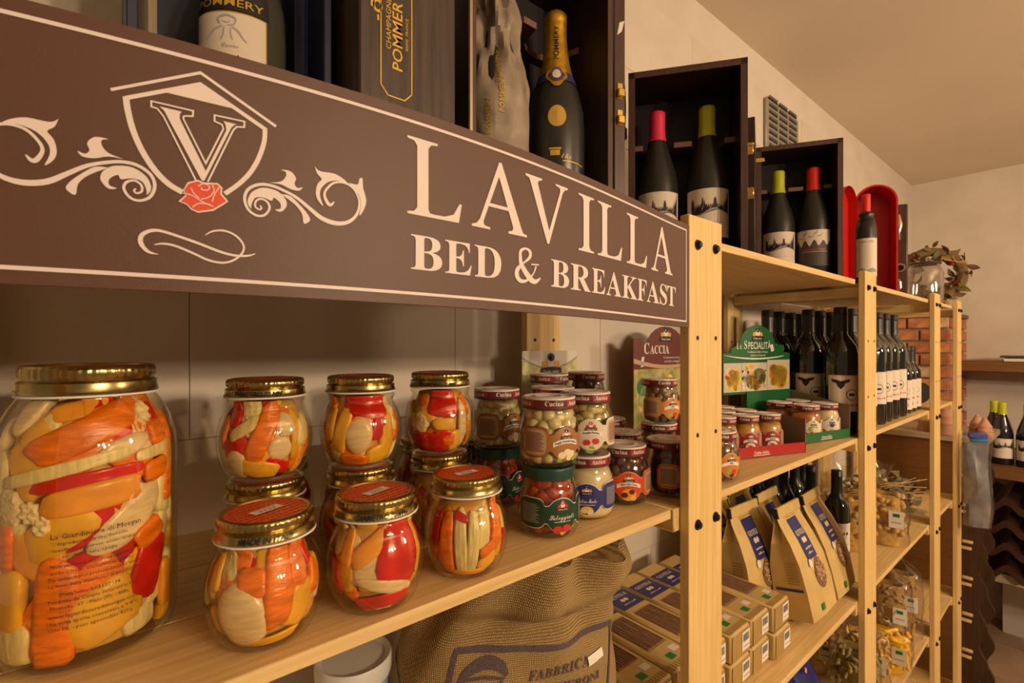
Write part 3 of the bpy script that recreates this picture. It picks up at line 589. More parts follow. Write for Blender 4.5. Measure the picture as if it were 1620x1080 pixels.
KINDS = {
 'prataioli': dict(bg=mat('label_brown', (.36, .15, .035), .45), edge=mat('label_dark_brown', (.10, .03, .01), .45), name=['Funghi Prataioli', 'Coltivati'], font=serif, pic=[(pal, -.006, .016, .005), (pal, .001, .019, .005), (pal, .007, .017, .005), (pal, .003, .0125, .004), (lime, -.009, .011, .003), (lime, .010, .011, .003)], cont=('mushroom', mat('preserved_mushroom', (.58, .47, .20), .35, vary=.25, vscale=60), .0098, (1, 1, .85)), core=mat('brine_olive', (.30, .24, .07), .4)),
 'porcini': dict(bg=mat('label_cream', (.72, .62, .50), .5), edge=white, name=['Funghi Porcini'], font=serif, pic=[(redprint, -.0055, .019, .0048), (redprint, .006, .0205, .0048), (pal, -.0055, .0135, .003), (pal, .006, .0145, .003), (lime, -.001, .0095, .006)], cont=('mushroom_slice', mat('preserved_porcini', (.40, .31, .08), .35, vary=.35, vscale=70), .0105, (1, .6, .7)), core=mat('brine_dark_olive', (.16, .12, .03), .4)),
 'soleggiati': dict(bg=mat('label_dark_green', (.012, .055, .022), .4), edge=white, name=['Soleggiati'], font=script, pic=[(redprint, -.006, .016, .0055), (redprint, .005, .017, .0055), (orangep, .0, .0115, .003)], cont=('dried_tomato', mat('dried_tomato', (.34, .045, .008), .35, vary=.4, vscale=90, bump=.5, bscale=150), .0105, (1, .6, .8)), core=mat('tomato_oil', (.17, .025, .006), .4)),
 'salsa': dict(bg=mat('label_navy', (.035, .032, .17), .4), edge=white, name=['Salsa Mode'], font=script, pic=[(yelp, 0, .0165, .0085), (pal, -.003, .017, .004), (pal, .004, .0155, .004)], cont=None, core=mat('cream_sauce', (.72, .57, .28), .4, vary=.08, vscale=30)),
 'olive': dict(bg=mat('label_red_orange', (.66, .07, .012), .45), edge=mat('label_gold', (.65, .42, .12), .4), name=['Olive alla Greca'], font=serif, pic=[(orangep, 0, .017, .0105), (maroon, -.006, .0165, .0048), (maroon, .004, .021, .0042), (yelp, .006, .012, .004)], cont=('olive', mat('dark_olive', (.075, .022, .014), .25, vary=.5, vscale=40), .0095, (1, 1, 1.15)), core=mat('olive_brine', (.05, .016, .008), .4)),
 'green': dict(bg=mat('label_orange', (.62, .22, .03), .45), edge=mat('label_gold', (.65, .42, .12), .4), name=['Olive'], font=serif, pic=[(lime, -.005, .017, .005), (redprint, .005, .018, .005), (maroon, 0, .0125, .0045)], cont=('olive', mat('brown_olive', (.16, .085, .025), .3, vary=.4, vscale=40), .0095, (1, 1, 1.1)), core=mat('olive_brine_brown', (.09, .05, .015), .4)),
 'radicchio': dict(bg=mat('label_crimson', (.36, .02, .03), .45), edge=white, name=['Radicchio'], font=serif, pic=[(white, 0, .0175, .0125), (grayink, .004, .0165, .0045), (orangep, -.005, .0215, .003)], cont=None, core=mat('amber_spread', (.48, .24, .03), .35, vary=.3, vscale=40)),
 'pepper': dict(bg=mat('label_white_green', (.70, .68, .50), .5), edge=lime, name=[''], font=serif, pic=[(lime, -.008, .026, .006), (yelp, .005, .016, .007), (redprint, -.004, .017, .0055)], cont=None, core=mat('pepper_spread', (.50, .16, .02), .35, vary=.35, vscale=60)),
 'cream': dict(bg=mat('label_white', (.74, .68, .58), .5), edge=navy, name=[''], font=serif, pic=[(navy, 0, .030, .006), (orangep, 0, .016, .008)], cont=None, core=mat('cream_sauce_light', (.74, .56, .30), .4))}
PROTO = {}
def preserve(kind, label, x, y, z, tw=.5, lid='red', balls=True, group=None, scale=None):
    key = (kind, lid, balls)
    if key in PROTO: return dup(PROTO[key], (x, y, z), face(x, y, tw), label, group, scale)
    K = KINDS[kind]; j = thing('preserve_jar', label, 'jar', (x, y, z), face(x, y, tw), group); PROTO[key] = j
    if scale: j.scale = scale
    mb = MB(); mb.lathe([(0, .002)] + CP, jarglass, 36); mb.build('glass', j, smooth=70)
    full = K['cont'] is None or not balls; q = .965 if full else .70
    mb = MB(); mb.lathe([(0, .003)] + [(crf(zz) * q, zz) for zz in [.004 + i * .058 / 10 for i in range(11)]] + [(0, .0635)], K['core'], 28); mb.build('filling', j, smooth=70)
    if not full:
        nm, m, r, sq = K['cont']; me = ball_mesh(kind, m, r, sq); q = random.Random(3)
        for row in range(5):
            zz = .0142 + row * .0113
            for c in range(6):
                a = (c - 2.5) * .50 + (.25 if row % 2 else 0) - tw * .6
                o = bpy.data.objects.new(nm, me); COL.objects.link(o); o.parent = j; s = q.uniform(.88, 1.12); o.scale = (s, s, s)
                rr = crf(zz) - .0014 - r * s; o.location = (rr * sin(a), -rr * cos(a), zz + q.uniform(-.002, .002)); o.rotation_euler = (q.uniform(-.5, .5), q.uniform(-.6, .6), a)
    mb = MB()
    lc = maroon if lid == 'red' else mat('lid_green', (.012, .06, .045), .35)
    mb.lathe([(.0295, .0672), (.0318, .0670), (.0324, .068), (.0320, .0692), (.0322, .0705), (.0322, .0782)], lc, 44)
    mb.lathe([(.0322, .0782), (.0320, .0798), (.0305, .0808), (.029, .0804), (.0275, .0796), (.0170, .0796), (.0160, .0803), (.0150, .0796), (0, .0796)], lidwhite if lid == 'red' else lc, 44); ld = mb.build('lid', j, smooth=50)
    if lid == 'red':
        mb = MB(recalc=False)
        for a in range(3):
            t = text(serif('Cucina '), .0080, -.014, 0, 'C', .92, 1); printed(mb, t, white, cylmap(lambda z: .0324, .0001, a * 2 * pi / 3 + .05, .0715)); printed(mb, text(serif('Antica'), .0080, .0145, 0, 'C', .92, 1, 0, .15), white, cylmap(lambda z: .0324, .0001, a * 2 * pi / 3 + .05, .0715))
            printed(mb, rect(-.0300 + .0318, -.0014, -.0300 + .0595, .0064, 5), mat('lid_red_band', (.34, .03, .03), .4), cylmap(lambda z: .0322, .00012, a * 2 * pi / 3 + .05, .0715))
        mb.build('lid_lettering', ld, smooth=0)
    Rr = .0366
    def top(s):
        s = abs(s); v = .0395
        if s < .0192: v = max(v, .0285 + .0192 * sqrt(1 - (s / .0192) ** 2))
        if .021 < s < .056: v = max(v, .031 + .0165 * (max(0, 1 - ((s - .0385) / .0175) ** 4)) ** .25)
        return v
    def bot(s):
        s = abs(s); v = .0205
        if s < .0192: v = min(v, .0285 - .0192 * sqrt(1 - (s / .0192) ** 2))
        if .021 < s < .056: v = min(v, .031 - .0165 * (max(0, 1 - ((s - .0385) / .0175) ** 4)) ** .25)
        return v
    M1, M2, M3, M4 = [cylmap(crf, o, 0, 0, Rr) for o in (.0003, .0006, .0009, .0012)]
    def vstrip(x0, x1, t, b, n, rows=4):
        xs = [x0 + (x1 - x0) * i / n for i in range(n + 1)]; vs = [(x, b(x) + (t(x) - b(x)) * k / rows) for k in range(rows + 1) for x in xs]
        return vs, [(k * (n + 1) + i, k * (n + 1) + i + 1, (k + 1) * (n + 1) + i + 1, (k + 1) * (n + 1) + i) for k in range(rows) for i in range(n)]
    mb = MB(recalc=False); printed(mb, vstrip(-.0558, .0558, lambda s: top(s) + .0009, lambda s: bot(s) - .0009, 74), K['edge'], M1); printed(mb, vstrip(-.0555, .0555, top, bot, 74), K['bg'], M2); lb = mb.build('label', j, smooth=70)
    for sg in (-1, 1):
        mb = MB(recalc=False); printed(mb, vstrip(sg * .0385 - .0145, sg * .0385 + .0145, lambda s: .031 + .0145 * (max(0, 1 - ((s - sg * .0385) / .0146) ** 4)) ** .25, lambda s: .031 - .0145 * (max(0, 1 - ((s - sg * .0385) / .0146) ** 4)) ** .25, 14), sand if kind not in ('soleggiati', 'salsa') else K['bg'], M3)
        for k in range(13):
            printed(mb, rect(sg * .0385 - .0118, .0205 + k * .0017, sg * .0385 + .0118 - (k * 7 % 5) * .001, .0205 + k * .0017 + .0007, 4), grayink if kind in ('soleggiati', 'salsa') else maroon, M4)
        mb.build('label_lettering', lb, smooth=0)
    mb = MB(recalc=False)
    if kind in ('soleggiati', 'salsa'):
        printed(mb, text(K['font'](K['name'][0]), .0088 if kind == 'soleggiati' else .0080, 0, .0245, 'C', .78 if kind == 'soleggiati' else .62, 2), white, M4)
        for k, px, pz, r in [(0, 0, .0215, .010)]: printed(mb, rect(-.010, .0216, .010, .0222, 6), white, M4)
    else:
        printed(mb, strip(-.0165, .0165, lambda s: .0345 - 14 * s * s, lambda s: .0292 - 14 * s * s, 16), white, M3)
        t = text(K['font'](' '.join(K['name'])), .0040, 0, 0, 'C', .80, 1) if K['name'][0] else scribble(0, 0, .024, .003, 2); sc = min(1, .029 / (max(p[0] for p in t[0]) * 2))
        printed(mb, ([(p[0] * sc, p[1] + .0306 - 14 * (p[0] * sc) ** 2) for p in t[0]], t[1]), ink, M4)
    for m, px, pz, r in K['pic']: printed(mb, disc(px, pz - (.003 if kind in ('soleggiati', 'salsa') else 0), r, r * .78, 12), m, M3)
    mb.build('label_picture', lb, smooth=0)
    mb = MB(recalc=False); emblem(mb, M3, 0, .0372, .0115, M4, redprint if kind in ('porcini', 'soleggiati') else None); mb.build('emblem', lb, smooth=0)
    mb = MB(recalc=False); emblem_text(mb, cylmap(crf, .0015, 0, 0, Rr), 0, .0372, .0115); mb.build('emblem_lettering', lb, smooth=0)
    return j
u1, u2 = Z1, Z1 + .0812
preserve('soleggiati', 'front jar of dried tomatoes with green lid and green script label', .4097, .424, u1, R(26), 'green')
preserve('prataioli', 'jar of pale whole mushrooms standing on the green-lidded tomato jar', .4097, .424, u2, R(34))
preserve('salsa', 'jar of cream sauce with navy blue script label', .4898, .4354, u1, R(2))
preserve('porcini', 'jar of porcini slices with red mushroom picture, on the cream sauce jar', .4898, .4354, u2, R(10))
preserve('olive', 'front jar of dark olives with red-orange label right of the cream sauce', .5746, .439, u1, R(12))
preserve('olive', 'jar of dark olives half hidden by the front post, lower level', .660, .420, u1, R(62))
preserve('soleggiati', 'dark jar with green lid behind the dried tomatoes, lower level', .425, .545, u1, R(58), 'green')
preserve('prataioli', 'mushroom jar left behind the front mushroom jar, second level', .425, .545, u2, R(40))
preserve('olive', 'lower olive jar hidden behind the cream sauce jar', .503, .512, u1, R(20))
preserve('prataioli', 'mushroom jar showing only its lid behind the front mushroom jar', .503, .512, u2, R(60))
for x, y, a, b in [(.572, .590, 'left', 'in front of the white card'), (.662, .588, 'right', 'beside the white card')]:
    preserve('olive', 'lower olive jar of the rear %s pair %s' % (a, b), x, y, u1, R(15), scale=(1, 1, 1.08))
    preserve('olive', 'upper olive jar of the rear %s pair %s' % (a, b), x, y, Z1 + .0877, R(75 if a == 'left' else 30), scale=(1, 1, 1.08))
preserve('olive', 'olive jar behind the front olive jar, second in its row', .655, .505, u1, R(40))
preserve('olive', 'olive jar behind the front olive jar, third in its row', .755, .612, u1, R(40))
preserve('green', 'lower olive jar under the brown olive jar beside the burgundy card', .784, .518, u1, R(20))
preserve('green', 'jar of brown olives with orange label in front of the burgundy card', .784, .518, u2, R(40))
preserve('green', 'brown olive jar peeping out right of the front post by the red tray', .790, .412, u1, R(40))
preserve('olive', 'dark olive jar behind the celery pickle jar, left of the tomatoes', .440, .630, u1, R(30))
# display cards
def photo_patch(mb, mp, x0, z0, x1, z1, base, blobs):
    printed(mb, rect(x0, z0, x1, z1, 2), base, mp[0])
    q = random.Random(int(x0 * 1e4))
    for m, n, r in blobs:
        for k in range(n): rr = r * q.uniform(.6, 1.2); printed(mb, disc(x0 + rr + (x1 - x0 - 2 * rr) * q.random(), z0 + rr + (z1 - z0 - 2 * rr) * q.random(), rr, rr * q.uniform(.6, 1), 10), m, mp[1])
def card(name, pts, t, m, par):
    mb = MB(); n = len(pts); v, f = poly(pts)
    mb.add([(p[0], 0, p[1]) for p in pts] + [(p[0], t, p[1]) for p in pts], f + [[i + n for i in reversed(q)] for q in f] + [(i, (i + 1) % n, n + (i + 1) % n, n + i) for i in range(n)], m); return mb.build(name, par, smooth=0)
cw = thing('display_card', 'white display card with small chef emblem behind the olive jars', 'card', (.568, .655, Z1))
card('card', [(0, 0), (.142, 0), (.142, .212), (0, .212)], .0015, white, cw)
mb = MB(recalc=False); printed(mb, strip(0, .142, lambda s: .178 + 4 * (s - .071) ** 2, lambda s: .10, 16), mat('card_green_photo', (.42, .48, .10), .5, vscale=60, col2=(.80, .72, .45)), flatmap(-.0003)); printed(mb, strip(0, .142, lambda s: .181 + 4 * (s - .071) ** 2, lambda s: .178 + 4 * (s - .071) ** 2, 16), grayink, flatmap(-.0005))
emblem(mb, flatmap(-.0007), .071, .178, .042, flatmap(-.001)); printed(mb, text(serif('Cucina Antica'), .0082, .071, .171, 'C', .8, 1), white, flatmap(-.0013)); mb.build('print', cw, smooth=0)
cc = thing('display_card', 'burgundy display card with rounded top behind the brown olive jar', 'card', (.900, .66, Z1), R(-4))
bp = [(0, 0), (.25, 0), (.25, .195), (.232, .228)] + [(.115 + .075 * cos(a), .205 + .062 * sin(a)) for a in [R(15 + k * 15) for k in range(11)]] + [(.028, .238), (0, .238)]
card('card', bp, .0015, maroon, cc)
mb = MB(recalc=False); photo_patch(mb, (flatmap(-.0003), flatmap(-.0006)), .001, .0, .249, .168, mat('card_photo_base', (.52, .42, .16), .5, vscale=40, col2=(.16, .22, .05)), [(greenp, 6, .020), (lime, 8, .018), (redprint, 6, .014), (yelp, 6, .013), (maroon, 5, .008), (pal, 5, .006)])
printed(mb, strip(0, .25, lambda s: .176 + 1.1 * (s - .125) ** 2, lambda s: .168 + .9 * (s - .125) ** 2, 14), sand, flatmap(-.0008))
emblem(mb, flatmap(-.0004), .115, .240, .036, flatmap(-.0007)); printed(mb, text(serif('Cucina Antica'), .007, .115, .2345, 'C', .8, 1), white, flatmap(-.001)); mb.build('print', cc, smooth=0)
mb = MB(recalc=False); printed(mb, text(serif('C'), .036, .036, .203, 'L', .8, 2), white, flatmap(-.0005)); printed(mb, text(serif('ACCIA'), .028, .057, .203, 'L', .8, 2), white, flatmap(-.0005))
printed(mb, text('Condimenti pronti per', .0085, .14, .191, 'C', .9, 1), white, flatmap(-.0005)); printed(mb, text('arricchire selvaggina', .0085, .14, .182, 'C', .9, 1), white, flatmap(-.0005)); mb.build('lettering', cc, smooth=0)
mb = MB(recalc=False); printed(mb, poly([(.024, .172), (.033, .174), (.036, .197), (.027, .195)]), white, flatmap(-.0008)); mb.build('price_sticker', cc, smooth=0)
# trays
def tray(name, label, x, y, rz, wd, dp, fh, sh, bh, m, inner):
    t = thing(name, label, 'tray', (x, y, Z1), rz); th = .002
    mb = MB(); mb.box((wd / 2, dp / 2, th / 2), (wd, dp, th), inner); mb.build('bottom', t, smooth=0)
    mb = MB(); mb.box((wd / 2, th / 2, fh / 2), (wd, th, fh), m); mb.build('front_lip', t, smooth=0)
    for sx in ((th / 2, wd - th / 2) if m is redt else (wd - th / 2,)):
        mb = MB(); s = 1 if sx < wd / 2 else -1
        for xx, mm in ((sx - s * th / 4, m), (sx + s * th / 4, inner)):
            prof = [(0, 0), (dp, 0), (dp, bh), (.02, sh), (0, sh)]; n = 5
            mb.add([(xx - th / 4, a, b) for a, b in prof] + [(xx + th / 4, a, b) for a, b in prof], [(0, 1, 2, 3, 4), (9, 8, 7, 6, 5)] + [(i, (i + 1) % n, n + (i + 1) % n, n + i) for i in range(n)], mm)
        mb.build('side', t, smooth=0)
    mb = MB(); mb.box((wd / 2, dp - th / 2, bh / 2), (wd, th, bh), m); mb.build('back', t, smooth=0)
    mb = MB(recalc=False); c = .45 * wd; printed(mb, text(serif('Cucina Antica'), fh * .42, c, fh * .34, 'C', .7, 1), white, flatmap(-.0004)); printed(mb, rect(c - .022, fh * .2, c + .022, fh * .26, 1), white, flatmap(-.0004)); mb.build('lettering', t, smooth=0)
    return t
cardgrey = mat('card_grey_inside', (.24, .17, .14), .7)
redt = mat('tray_red', (.42, .016, .02), .4); grnt = mat('tray_green', (.010, .13, .035), .4)
ax, ay, az = .9015, .457, R(-18.2)
tray('display_tray', 'red cardboard tray of small amber spread jars on the middle shelf', ax, ay, az, .225, .19, .022, .070, .075, redt, cardgrey)
def inl(px, py, x, y, a): return x + px * cos(a) - py * sin(a), y + px * sin(a) + py * cos(a)
k = 0
for r in range(3):
    for c in range(3):
        px, py = inl(.034 + c * .0605, .034 + r * .0605, ax, ay, az)
        preserve('radicchio', 'amber spread jar in the red tray, %s row from the front, %s from the left' % (ORD[r], ORD[c]), px, py, Z1 + .0021, R(20), group='amber spread jars in the red tray', scale=(.80, .80, .98))
gx, gy, gz = 1.206, .4186, R(-12)
gt = tray('display_tray', 'green cardboard tray with tall green header card beside the wine bottles', gx, gy, gz, .178, .15, .022, .080, .105, grnt, cardgrey)
for i, (kd, c, r, t) in enumerate([('pepper', 0, 0, 'pepper spread jar at the front of the green tray'), ('cream', 1, 0, 'pale sauce jar at the front right of the green tray'), ('pepper', 0, 1, 'pepper spread jar behind another in the green tray'), ('cream', 1, 1, 'pale sauce jar behind another in the green tray')]):
    px, py = inl(.061 + c * .0745, .0362 + r * .0665, gx, gy, gz); preserve(kd, t, px, py, Z1 + .0021, R(28), scale=(.88, .88, 1.0))
hp = [(-.085, .100), (.178, .100), (.178, .202), (.150, .205), (.150, .222), (.118, .224)] + [(.045 + .073 * cos(a), .212 + .062 * sin(a)) for a in [R(12 + k * 12) for k in range(14)]] + [(-.055, .214), (-.055, .204), (-.085, .202)]
hc = card('header_card', hp, .0015, grnt, gt); hc.location = (0, .1505, 0)
mb = MB(recalc=False); hm = lambda o: flatmap(-o); ph = [mat('photo_cream', (.62, .55, .44), .5)]
for x0, x1, bl in [(-.083, -.018, [(yelp, 3, .022), (orangep, 7, .012), (redprint, 6, .007), (pal, 4, .006)]), (-.017, .082, [(mat('photo_olive', (.16, .15, .03), .5), 3, .026), (greenp, 5, .013), (orangep, 6, .014), (pal, 9, .011), (white, 8, .006), (ink, 8, .004), (yelp, 4, .009)]), (.083, .176, [(yelp, 7, .026), (orangep, 8, .017), (mat('photo_roast', (.42, .17, .03), .5), 6, .013), (yelp, 8, .007), (maroon, 3, .005)])]:
    photo_patch(mb, (hm(.0003), hm(.0006)), x0, .106, x1, .178 + (0 if x0 < 0 else .006), ph[0], bl)
printed(mb, strip(-.083, .150, lambda s: .190 + .5 * (s - .045) ** 2, lambda s: .186 + .7 * (s - .045) ** 2, 14), white, hm(.0008))
emblem(mb, hm(.0004), .045, .243, .036, hm(.0007)); mb.build('print', hc, smooth=0)
mb = MB(recalc=False); printed(mb, text(serif('L'), .020, -.036, .213, 'L', .8, 2), white, hm(.0006)); printed(mb, text(serif('E'), .014, -.023, .213, 'L', .8, 2), white, hm(.0006)); printed(mb, text(serif('S'), .030, -.008, .213, 'L', .8, 2), white, hm(.0006)); printed(mb, text('PECIALIT\u00c0', .025, .008, .213, 'L', .78, 2, .008), white, hm(.0006))
printed(mb, text(serif('Condimenti, Salse e Creme,'), .0075, .045, .203, 'C', .9, 1), white, hm(.0006)); printed(mb, text(serif('Antipasti e Contorni'), .0075, .045, .1945, 'C', .9, 1), white, hm(.0006)); printed(mb, text(serif('Cucina Antica'), .007, .045, .2375, 'C', .8, 1), white, hm(.001)); mb.build('lettering', hc, smooth=0)
mb = MB(recalc=False); printed(mb, poly([(.098, .205), (.110, .209), (.104, .226), (.092, .222)]), white, hm(.0012)); mb.build('price_sticker', hc, smooth=0)
# ---------------------------------------------------------------- wine bottles
BORD = [(.02, .004), (.034, 0), (.0375, .004), (.0375, .200), (.0345, .220), (.0235, .238), (.0160, .250), (.0146, .262), (.0146, .318), (0, .3185)]
BURG = [(.02, .004), (.036, 0), (.0400, .005), (.0400, .140), (.0365, .165), (.0265, .200), (.0175, .228), (.0148, .246), (.0148, .290), (0, .2905)]
SLIM = [(.02, .004), (.027, 0), (.0295, .004), (.0295, .175), (.0275, .190), (.0170, .208), (.0130, .218), (.0125, .226), (.0125, .278), (0, .2785)]
def bottle(name, label, x, y, z, prof, glassm, capm, capz, lab=None, tw=0, group=None, cat='bottle', ribs=True):
    b = thing(name, label, cat, (x, y, z), face(x, y, tw), group); rf = prof_r(prof); tz = prof[-1][1]
    mb = MB(); mb.lathe([(0, .004)] + prof, glassm, 32); mb.build('glass', b, smooth=50)
    zs = [capz + (tz - capz) * i / 6 for i in range(7)]
    cp = [(rf(q) + .0007, q) for q in zs]; 
    if ribs: cp = cp[:-2] + [(cp[-2][0], tz - .016), (cp[-2][0] + .0009, tz - .0145), (cp[-2][0] + .0009, tz - .0135), (cp[-2][0], tz - .012), (cp[-2][0], tz - .001), (cp[-2][0] - .0012, tz + .0006), (0, tz + .0008)]
    else: cp = cp[:-1] + [(cp[-2][0], tz - .001), (cp[-2][0] - .0015, tz + .0008), (0, tz + .001)]
    mb = MB(); mb.lathe(cp, capm, 28); mb.build('capsule', b, smooth=45)
    if lab: lab(b, rf)
    return b
labcol = mat('label_offwhite', (.78, .68, .58), .6)
def lab_owl(b, rf):
    m1, m2 = cylmap(rf, .0004), cylmap(rf, .0008); 
    mb = MB(recalc=False); printed(mb, rect(-.040, .058, .040, .148, 24), labcol, cylmap(rf, .0004, 0, 0, .0375)); L = mb.build('label', b, smooth=70)
    mb = MB(recalc=False); c = cylmap(rf, .0008, 0, 0, .0375)
    printed(mb, sub(poly([(-.012, .113), (-.005, .121), (-.003, .128), (.006, .131), (.009, .138), (-.001, .137), (-.012, .133), (-.023, .137), (-.033, .138), (-.030, .131), (-.021, .128), (-.019, .121)]), 5, .004), ink, c); printed(mb, disc(.012, .100, .0135, .0135, 20), ink, c); printed(mb, disc(.012, .100, .0118, .0118, 20), labcol, cylmap(rf, .001, 0, 0, .0375)); printed(mb, rect(.005, .097, .019, .103, 2), ink, cylmap(rf, .0012, 0, 0, .0375))
    printed(mb, scribble(.012, .072, .038, .0065, 4), redprint, c); printed(mb, rect(-.03, .146, .03, .147, 8), redprint, c); mb.build('label_print', L, smooth=0)
random.seed(11); protoW = None; n = 0
ROWN = ['front', 'second', 'third']
for r, yy in enumerate((.418, .502, .586)):
    for i in range(7):
        x = 1.437 + i * .0815 + (0, .03, -.03)[r] + random.uniform(-.0022, .0022); y = yy + random.uniform(-.0022, .0022)
        lb = 'dark wine bottle with pale label, %s row, %s from the green tray' % (ROWN[r], ORD[i])
        tw = R(14) + random.uniform(-.1, .1)
        if protoW is None: protoW = bottle('wine_bottle', lb, x, y, Z1, BORD, blackglass, blackcap, .258, lab_owl, tw, 'dark wine bottles on the middle shelf')
        else: dup(protoW, (x, y, Z1), face(x, y, tw), lb, 'dark wine bottles on the middle shelf')
HALF = [(.02, .004), (.027, 0), (.0295, .004), (.0295, .120), (.0275, .137), (.0185, .152), (.0140, .161), (.0130, .170), (.0130, .218), (0, .2185)]
def lab_half(b, rf):
    mb = MB(recalc=False); printed(mb, rect(-.035, .012, .035, .108, 22), labcol, cylmap(rf, .0004, 0, 0, .0295)); L = mb.build('label', b, smooth=70); c = cylmap(rf, .0008, 0, 0, .0295); mb = MB(recalc=False)
    printed(mb, disc(-.010, .086, .0075, .008, 10), ink, c); printed(mb, disc(.008, .070, .010, .010, 16), grayink, c); printed(mb, disc(.008, .070, .0084, .0084, 16), labcol, cylmap(rf, .001, 0, 0, .0295)); printed(mb, scribble(.002, .044, .034, .006, 5), redprint, c); printed(mb, disc(.006, .027, .008, .008, 12), grayink, c); mb.build('label_print', L, smooth=0)
ph_ = None; k = 0
for r in range(2):
    for i in range(3):
        x, y = 2.03 + i * .064, .418 + r * .066; lb = 'small half bottle with white label beside the third post, %s row, %s of three' % (ROWN[r], ORD[i])
        if ph_ is None: ph_ = bottle('half_bottle', lb, x, y, Z1, HALF, blackglass, blackcap, .165, lab_half, R(16), 'half bottles at the end of the middle shelf')
        else: dup(ph_, (x, y, Z1), face(x, y, R(16)), lb, 'half bottles at the end of the middle shelf')
# ---------------------------------------------------------------- top shelf: gift boxes and bottles
Z0 = LEV[0] + .0004
def hinge(par, T, nm='hinge'):
    mb = MB(); mb.box((0, -.002, 0), (.012, .003, .030), brass, .0008, T); mb.box((0, -.004, .008), (.016, .006, .006), brass, .001, T); mb.box((0, -.004, -.008), (.016, .006, .006), brass, .001, T); return mb.build(nm, par)
def gift_box(name, label, x, y, z, rz, wd, dp, ht, holder_z=None, door=None, inner=None, th=.012, nd=2, nr=.0185, nx=None):
    b = thing(name, label, 'box', (x, y, z), rz); inner = inner or mat('dark_box_inside', (.016, .009, .014), .6)
    mb = MB(); mb.box((wd / 2, dp - th / 2, ht / 2), (wd, th, ht), inner, .001); mb.build('back_panel', b)
    for sx in (th / 2, wd - th / 2):
        mb = MB(); mb.box((sx, dp / 2, ht / 2), (th, dp, ht), darkwood, .001); mb.box((sx, .0006, ht / 2), (th, .002, ht), darkbox, .0004); mb.build('side_panel', b)
    for nm, sz in (('top_panel', ht - th / 2), ('bottom_panel', th / 2)):
        mb = MB(); mb.box((wd / 2, dp / 2, sz), (wd - .0005, dp - .0005, th), darkwood, .001); mb.box((wd / 2, .0006, sz), (wd, .002, th), darkbox, .0004); mb.build(nm, b)
    if holder_z:
        mb = MB(); n = 40; x0, x1 = th, wd - th; yf, yb = dp * .42, dp - th
        def fr(xx):
            v = yf
            for c in range(nd):
                cx = nx[c] if nx else x0 + (x1 - x0) * (c + .5) / nd; d = abs(xx - cx)
                if d < nr: v = max(v, dp * .5 + sqrt(nr ** 2 - d * d))
            return min(v, yb)
        for zz in (holder_z, holder_z + .010):
            vs, fs = strip(x0, x1, lambda q: yb, fr, n); mb.add([(a, c, zz) for a, c in vs], fs, darkbox)
        vs = [(x0 + (x1 - x0) * i / n, fr(x0 + (x1 - x0) * i / n), zz) for zz in (holder_z, holder_z + .010) for i in range(n + 1)]
        mb.add(vs, [(i, i + 1, n + 2 + i, n + 1 + i) for i in range(n)], mat('holder_edge', (.17, .085, .06), .5)); mb.build('neck_holder', b, smooth=30)
    if door is not None:
        T = Matrix.Translation((0, -.002, 0)) @ Matrix.Rotation(door, 4, 'Z')
        mb = MB(); mb.box((wd / 2, -.009, ht / 2), (wd, .017, ht), darkwood, .001, T); d = mb.build('door', b)
        for zz in (ht * .80, ht * .52):
            mb = MB(); T2 = T @ Matrix.Translation((wd + .001, -.009, zz)) @ Matrix.Rotation(R(90), 4, 'Z'); mb.box((0, 0, 0), (.011, .003, .026), brass, .0007, T2); mb.box((0, -.003, .009 if zz > ht * .6 else 0), (.013, .006, .007 if zz > ht * .6 else .018), brass, .0015, T2); mb.build('clasp', d)
        mb = MB(); mb.box((.004, -.004, ht - .035), (.030, .004, .011), brass, .001, Matrix.Translation((0, 0, 0))); mb.build('hinge', b)
    return b
C, S = cos, sin
def plinth(label, x, y, wd, dp, ht):
    b = thing('wine_case', label, 'box', (x, y, Z0)); mb = MB(); mb.box((wd / 2, dp / 2, ht / 2), (wd, dp, ht), darkwood, .002); mb.build('case_body', b)
    mb = MB(); mb.box((wd / 2, dp / 2, ht + .001), (wd, dp, .002), darkbox); mb.build('case_lid', b); return b
# box with the champagne and the wrapped bottle
plinth('flat dark wine case lying under the open champagne box', .345, .500, .282, .165, .036)
gift_box('gift_box', 'open dark gift box holding the wrapped bottle and gold-necked champagne', .345, .500, Z0 + .0385, 0, .282, .15, .42, .30, None, nd=2, nr=.046, nx=(.097, .220))
mb = MB(); mb.box((.003, -.0012, .2), (.004, .002, .38), mat('steel_strip', (.55, .45, .34), .3, .8)); mb.build('piano_hinge', bpy.data.objects['gift_box'], smooth=0)
gb1 = bpy.data.objects['gift_box']; mb = MB(); T = Matrix.Translation((.2835, 0, 0)) @ Matrix.Rotation(R(-26), 4, 'Z'); mb.box((.011, .058, .21), (.018, .115, .42), darkwood, .001, T); mb.box((.011, .0002, .21), (.018, .002, .42), darkbox, .0004, T); dd = mb.build('door', gb1)
for zz in (.215, .172):
    mb = MB(); mb.box((.011, -.001, zz), (.010, .003, .026), brass, .0008, T); mb.box((.012, -.004, zz - .004), (.013, .006, .014), brass, .002, T); mb.build('clasp', dd)
mb = MB(recalc=False); printed(mb, poly([(.006, .305), (.014, .312), (.019, .330), (.010, .326)]), white, lambda s, z: tuple(T @ Vector((s, -.0016, z)))); mb.build('price_sticker', dd, smooth=0)
zb = Z0 + .0385 + .0125
CHAMP = [(.02, .006), (.040, 0), (.044, .006), (.0443, .130), (.0425, .158), (.0355, .188), (.0265, .212), (.0205, .236), (.0172, .262), (.0158, .285), (.0165, .292), (.0165, .305), (.012, .312), (0, .313)]
goldfoil = mat('gold_foil', (.70, .42, .04), .32, .75, vary=.2, vscale=90, bump=.35, bscale=120)
